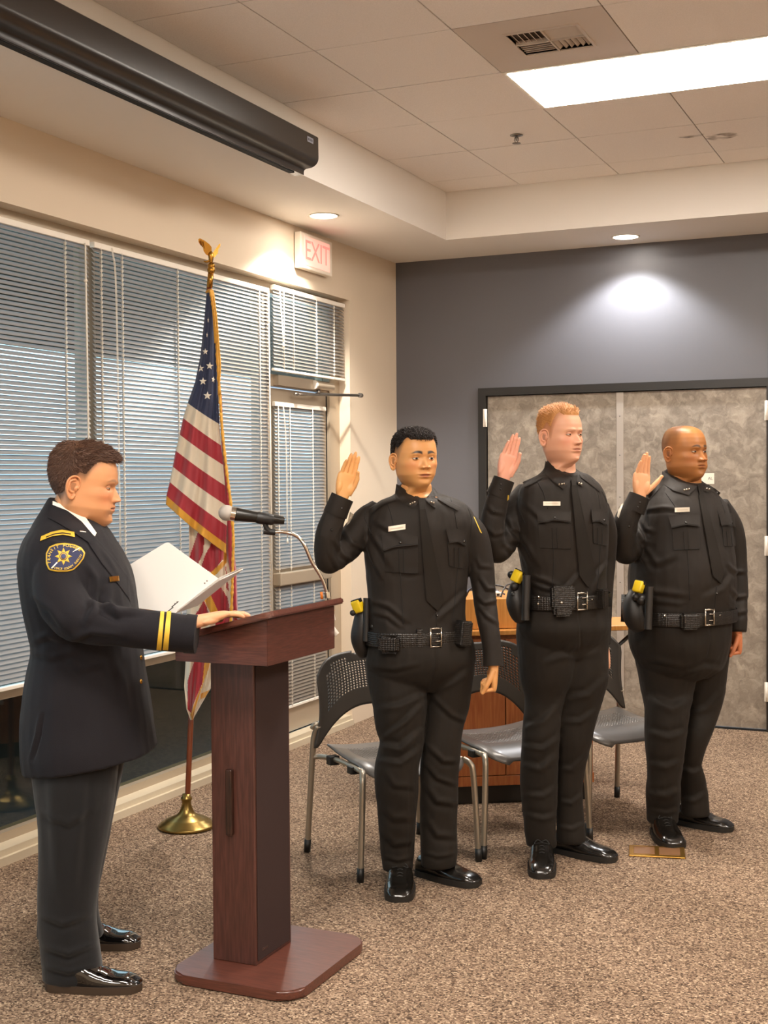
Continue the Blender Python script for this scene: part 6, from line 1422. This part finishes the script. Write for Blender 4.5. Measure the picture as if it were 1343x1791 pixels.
# white shirt collar and jacket collar, lapel, insignia
m_wcol = mat('white_collar', 'E6DDD0', .6)
spatch(t4, [(92, 876), (125, 888), (150, 905), (169, 932)], [(92, 888), (120, 900), (146, 920), (166, 938)], 24, 8, .004, m_wcol, 'shirt_collar', jacket, smooth=3, back=.004)
spatch(t4, [(90, 882), (118, 893), (143, 912), (165, 938)], [(84, 905), (108, 918), (135, 935), (160, 952)], 24, 8, .006, m_navy, 'jacket_collar', jacket, lift=.003, smooth=4)
spatch(t4, [(152, 945), (166, 938), (200, 975), (226, 1010)], [(160, 958), (178, 985), (200, 1012), (228, 1050)], 20, 10, .005, m_navy, 'lapel', jacket, lift=.002, smooth=4)
# gold edged shoulder strap
sp_ = spatch(t4, [(72, 938), (90, 930), (108, 926.5), (130, 930)], [(70, 946), (90, 938), (110, 935), (131, 939)], 20, 6, .005, m_goldthread, 'shoulder_strap', jacket, lift=.002, smooth=3)
spatch(tree_of(sp_), [(80, 938.5), (96, 932.5), (110, 931), (124, 933)], [(80, 940.5), (96, 934.5), (110, 933), (124, 935)], 16, 3, .001, m_navy, 'strap_centre', sp_, smooth=1)
# sleeve stripes
for a, b_, k in ((279, 284, 0), (290, 296, 1)):
    spatch(t4, [(a+2, 1069), (b_+3.5, 1069)], [(a-5.5, 1137), (b_-2, 1138)], 5, 22, .0018, m_goldthread, 'sleeve_stripe', jacket, lift=.001, smooth=2)
for (u, v, n_) in ((144, 931, 4),):
    for k in range(n_): stud(t4, u+k*2.7-4, v+k*.3, .0050, .006, m_nickel, 'collar_pin', jacket)
spatch(t4, [(191, 1008.5), (208, 1007)], [(192.5, 1017.5), (209, 1016)], 6, 4, .003, m_goldmetal, 'name_plate', jacket, lift=.005, smooth=2)
for v_ in (1150, 1192): stud(t4, 246, v_, .008, .006, m_goldmetal, 'button', jacket)
# embroidered shoulder patch with star and lettering
OUT = [(80, 968), (86, 956), (98, 951), (113, 949.5), (130, 952), (142, 957), (149, 966), (147, 976), (139, 987), (129, 997), (117, 1000), (99, 1000), (85, 997), (80, 985)]
cx_, cy_ = 113.5, 974.5
def fanpatch(tree, outl, th, mt, name, parent, lift=.0, rings=5):
    n = 4*len(outl); P = resamp(list(outl)+[outl[0]], n+1)[:-1]; bm = B(); rg = []
    for k in range(1, rings+1):
        row = []
        for p in P:
            q = (cx_+(p[0]-cx_)*k/rings, cy_+(p[1]-cy_)*k/rings); h = tree.ray_cast(CAMP, ray(*q).normalized())[0]; D_ = (h-CAMP).dot(FWD) if h is not None else 3.98
            row.append(bm.verts.new(CAMP+ray(*q)*(D_-th-lift)))
        rg.append(row)
    h = tree.ray_cast(CAMP, ray(cx_, cy_).normalized())[0]; c = bm.verts.new(CAMP+(h-CAMP)*(1-(th+lift)/4))
    for i in range(n):
        bm.faces.new((c, rg[0][i], rg[0][(i+1) % n]))
        for k in range(rings-1): f = bm.faces.new((rg[k][i], rg[k+1][i], rg[k+1][(i+1) % n], rg[k][(i+1) % n]))
    for f in bm.faces: f.smooth = True
    r = bmesh.ops.extrude_face_region(bm, geom=bm.faces[:])
    for v in r['geom']:
        if isinstance(v, bmesh.types.BMVert): v.co += (v.co-CAMP).normalized()*(th+lift+.001)
    bmesh.ops.recalc_face_normals(bm, faces=bm.faces); o = obj(name, bm, mt); o.parent = parent; return o
pt = fanpatch(t4, OUT, .0022, m_goldthread, 'shoulder_patch', jacket, lift=.001)
tp_ = tree_of(pt)
fld = fanpatch(tp_, [(cx_+(x-cx_)*.925, cy_+(y-cy_)*.90) for x, y in OUT], .0006, mat('patch_navy', '262B4E', .7, bump=.5, bscale=700), 'patch_field', pt)
tf = tree_of(fld)
STAR = []
for k in range(16):
    a = 2*PI*k/16-PI/2; rr = 15.5 if k % 2 == 0 else 8.5; STAR.append((111+rr*math.cos(a), 973+rr*math.sin(a)))
cx_, cy_ = 111, 973
st_ = fanpatch(tf, STAR, .0006, m_goldthread, 'star', pt, rings=3)
ts_ = tree_of(st_)
circ = lambda r: [(111+r*math.cos(2*PI*k/12), 973+r*math.sin(2*PI*k/12)) for k in range(12)]
c1 = fanpatch(ts_, circ(7.2), .0005, mat('patch_navy_ring', '2A2F55', .7), 'star_ring', pt, rings=2); c2 = fanpatch(tree_of(c1), circ(6.0), .0004, m_goldthread, 'star_disc', pt, rings=2); c3 = fanpatch(tree_of(c2), circ(4.8), .0004, mat('patch_navy_disc', '3A4066', .7), 'star_emblem', pt, rings=2)
spatch(tf, [(132, 961), (140, 957)], [(126, 966), (138, 960.5)], 5, 4, .0006, m_wcol, 'thread_line', pt, smooth=0); spatch(tf, [(99, 983), (101, 984)], [(89, 993.5), (91, 994.5)], 4, 5, .0006, m_wcol, 'thread_line', pt, smooth=0)
def arc_text(tree, body, pts, size, mt, parent, D_=3.98):
    """letters following a curve of picture points, each resting on the cloth"""
    P = resamp(pts, len(body))
    for k, chh in enumerate(body):
        if chh == ' ': continue
        a = P[max(0, k-1)]; b_ = P[min(len(P)-1, k+1)]; t = (b_-a)/np.linalg.norm(b_-a); h, nn, *_ = tree.ray_cast(CAMP, ray(*P[k]).normalized())
        if h is None: continue
        x = (RGT*float(t[0]) - UPV*float(t[1])).normalized(); z = nn.normalized(); x = (x-z*x.dot(z)).normalized(); y = z.cross(x)
        text_obj(chh, size, Mbasis(x, y, z, h+z*.0007), mt, parent, 'letter', extrude=.0004)
m_lett = mat('letter_thread', 'E3C24C', .5)
arc_text(tf, 'TRANSIT POLICE', [(86.5, 984), (86, 973), (90, 963), (98, 957.5), (108, 955), (119, 954.5), (130, 957), (139, 962)], .0135, m_lett, pt)
arc_text(tf, 'PIERCE COUNTY SHERIFF', [(93, 993), (103, 995), (115, 995), (125, 991), (134, 983), (142, 971)], .0092, m_lett, pt)
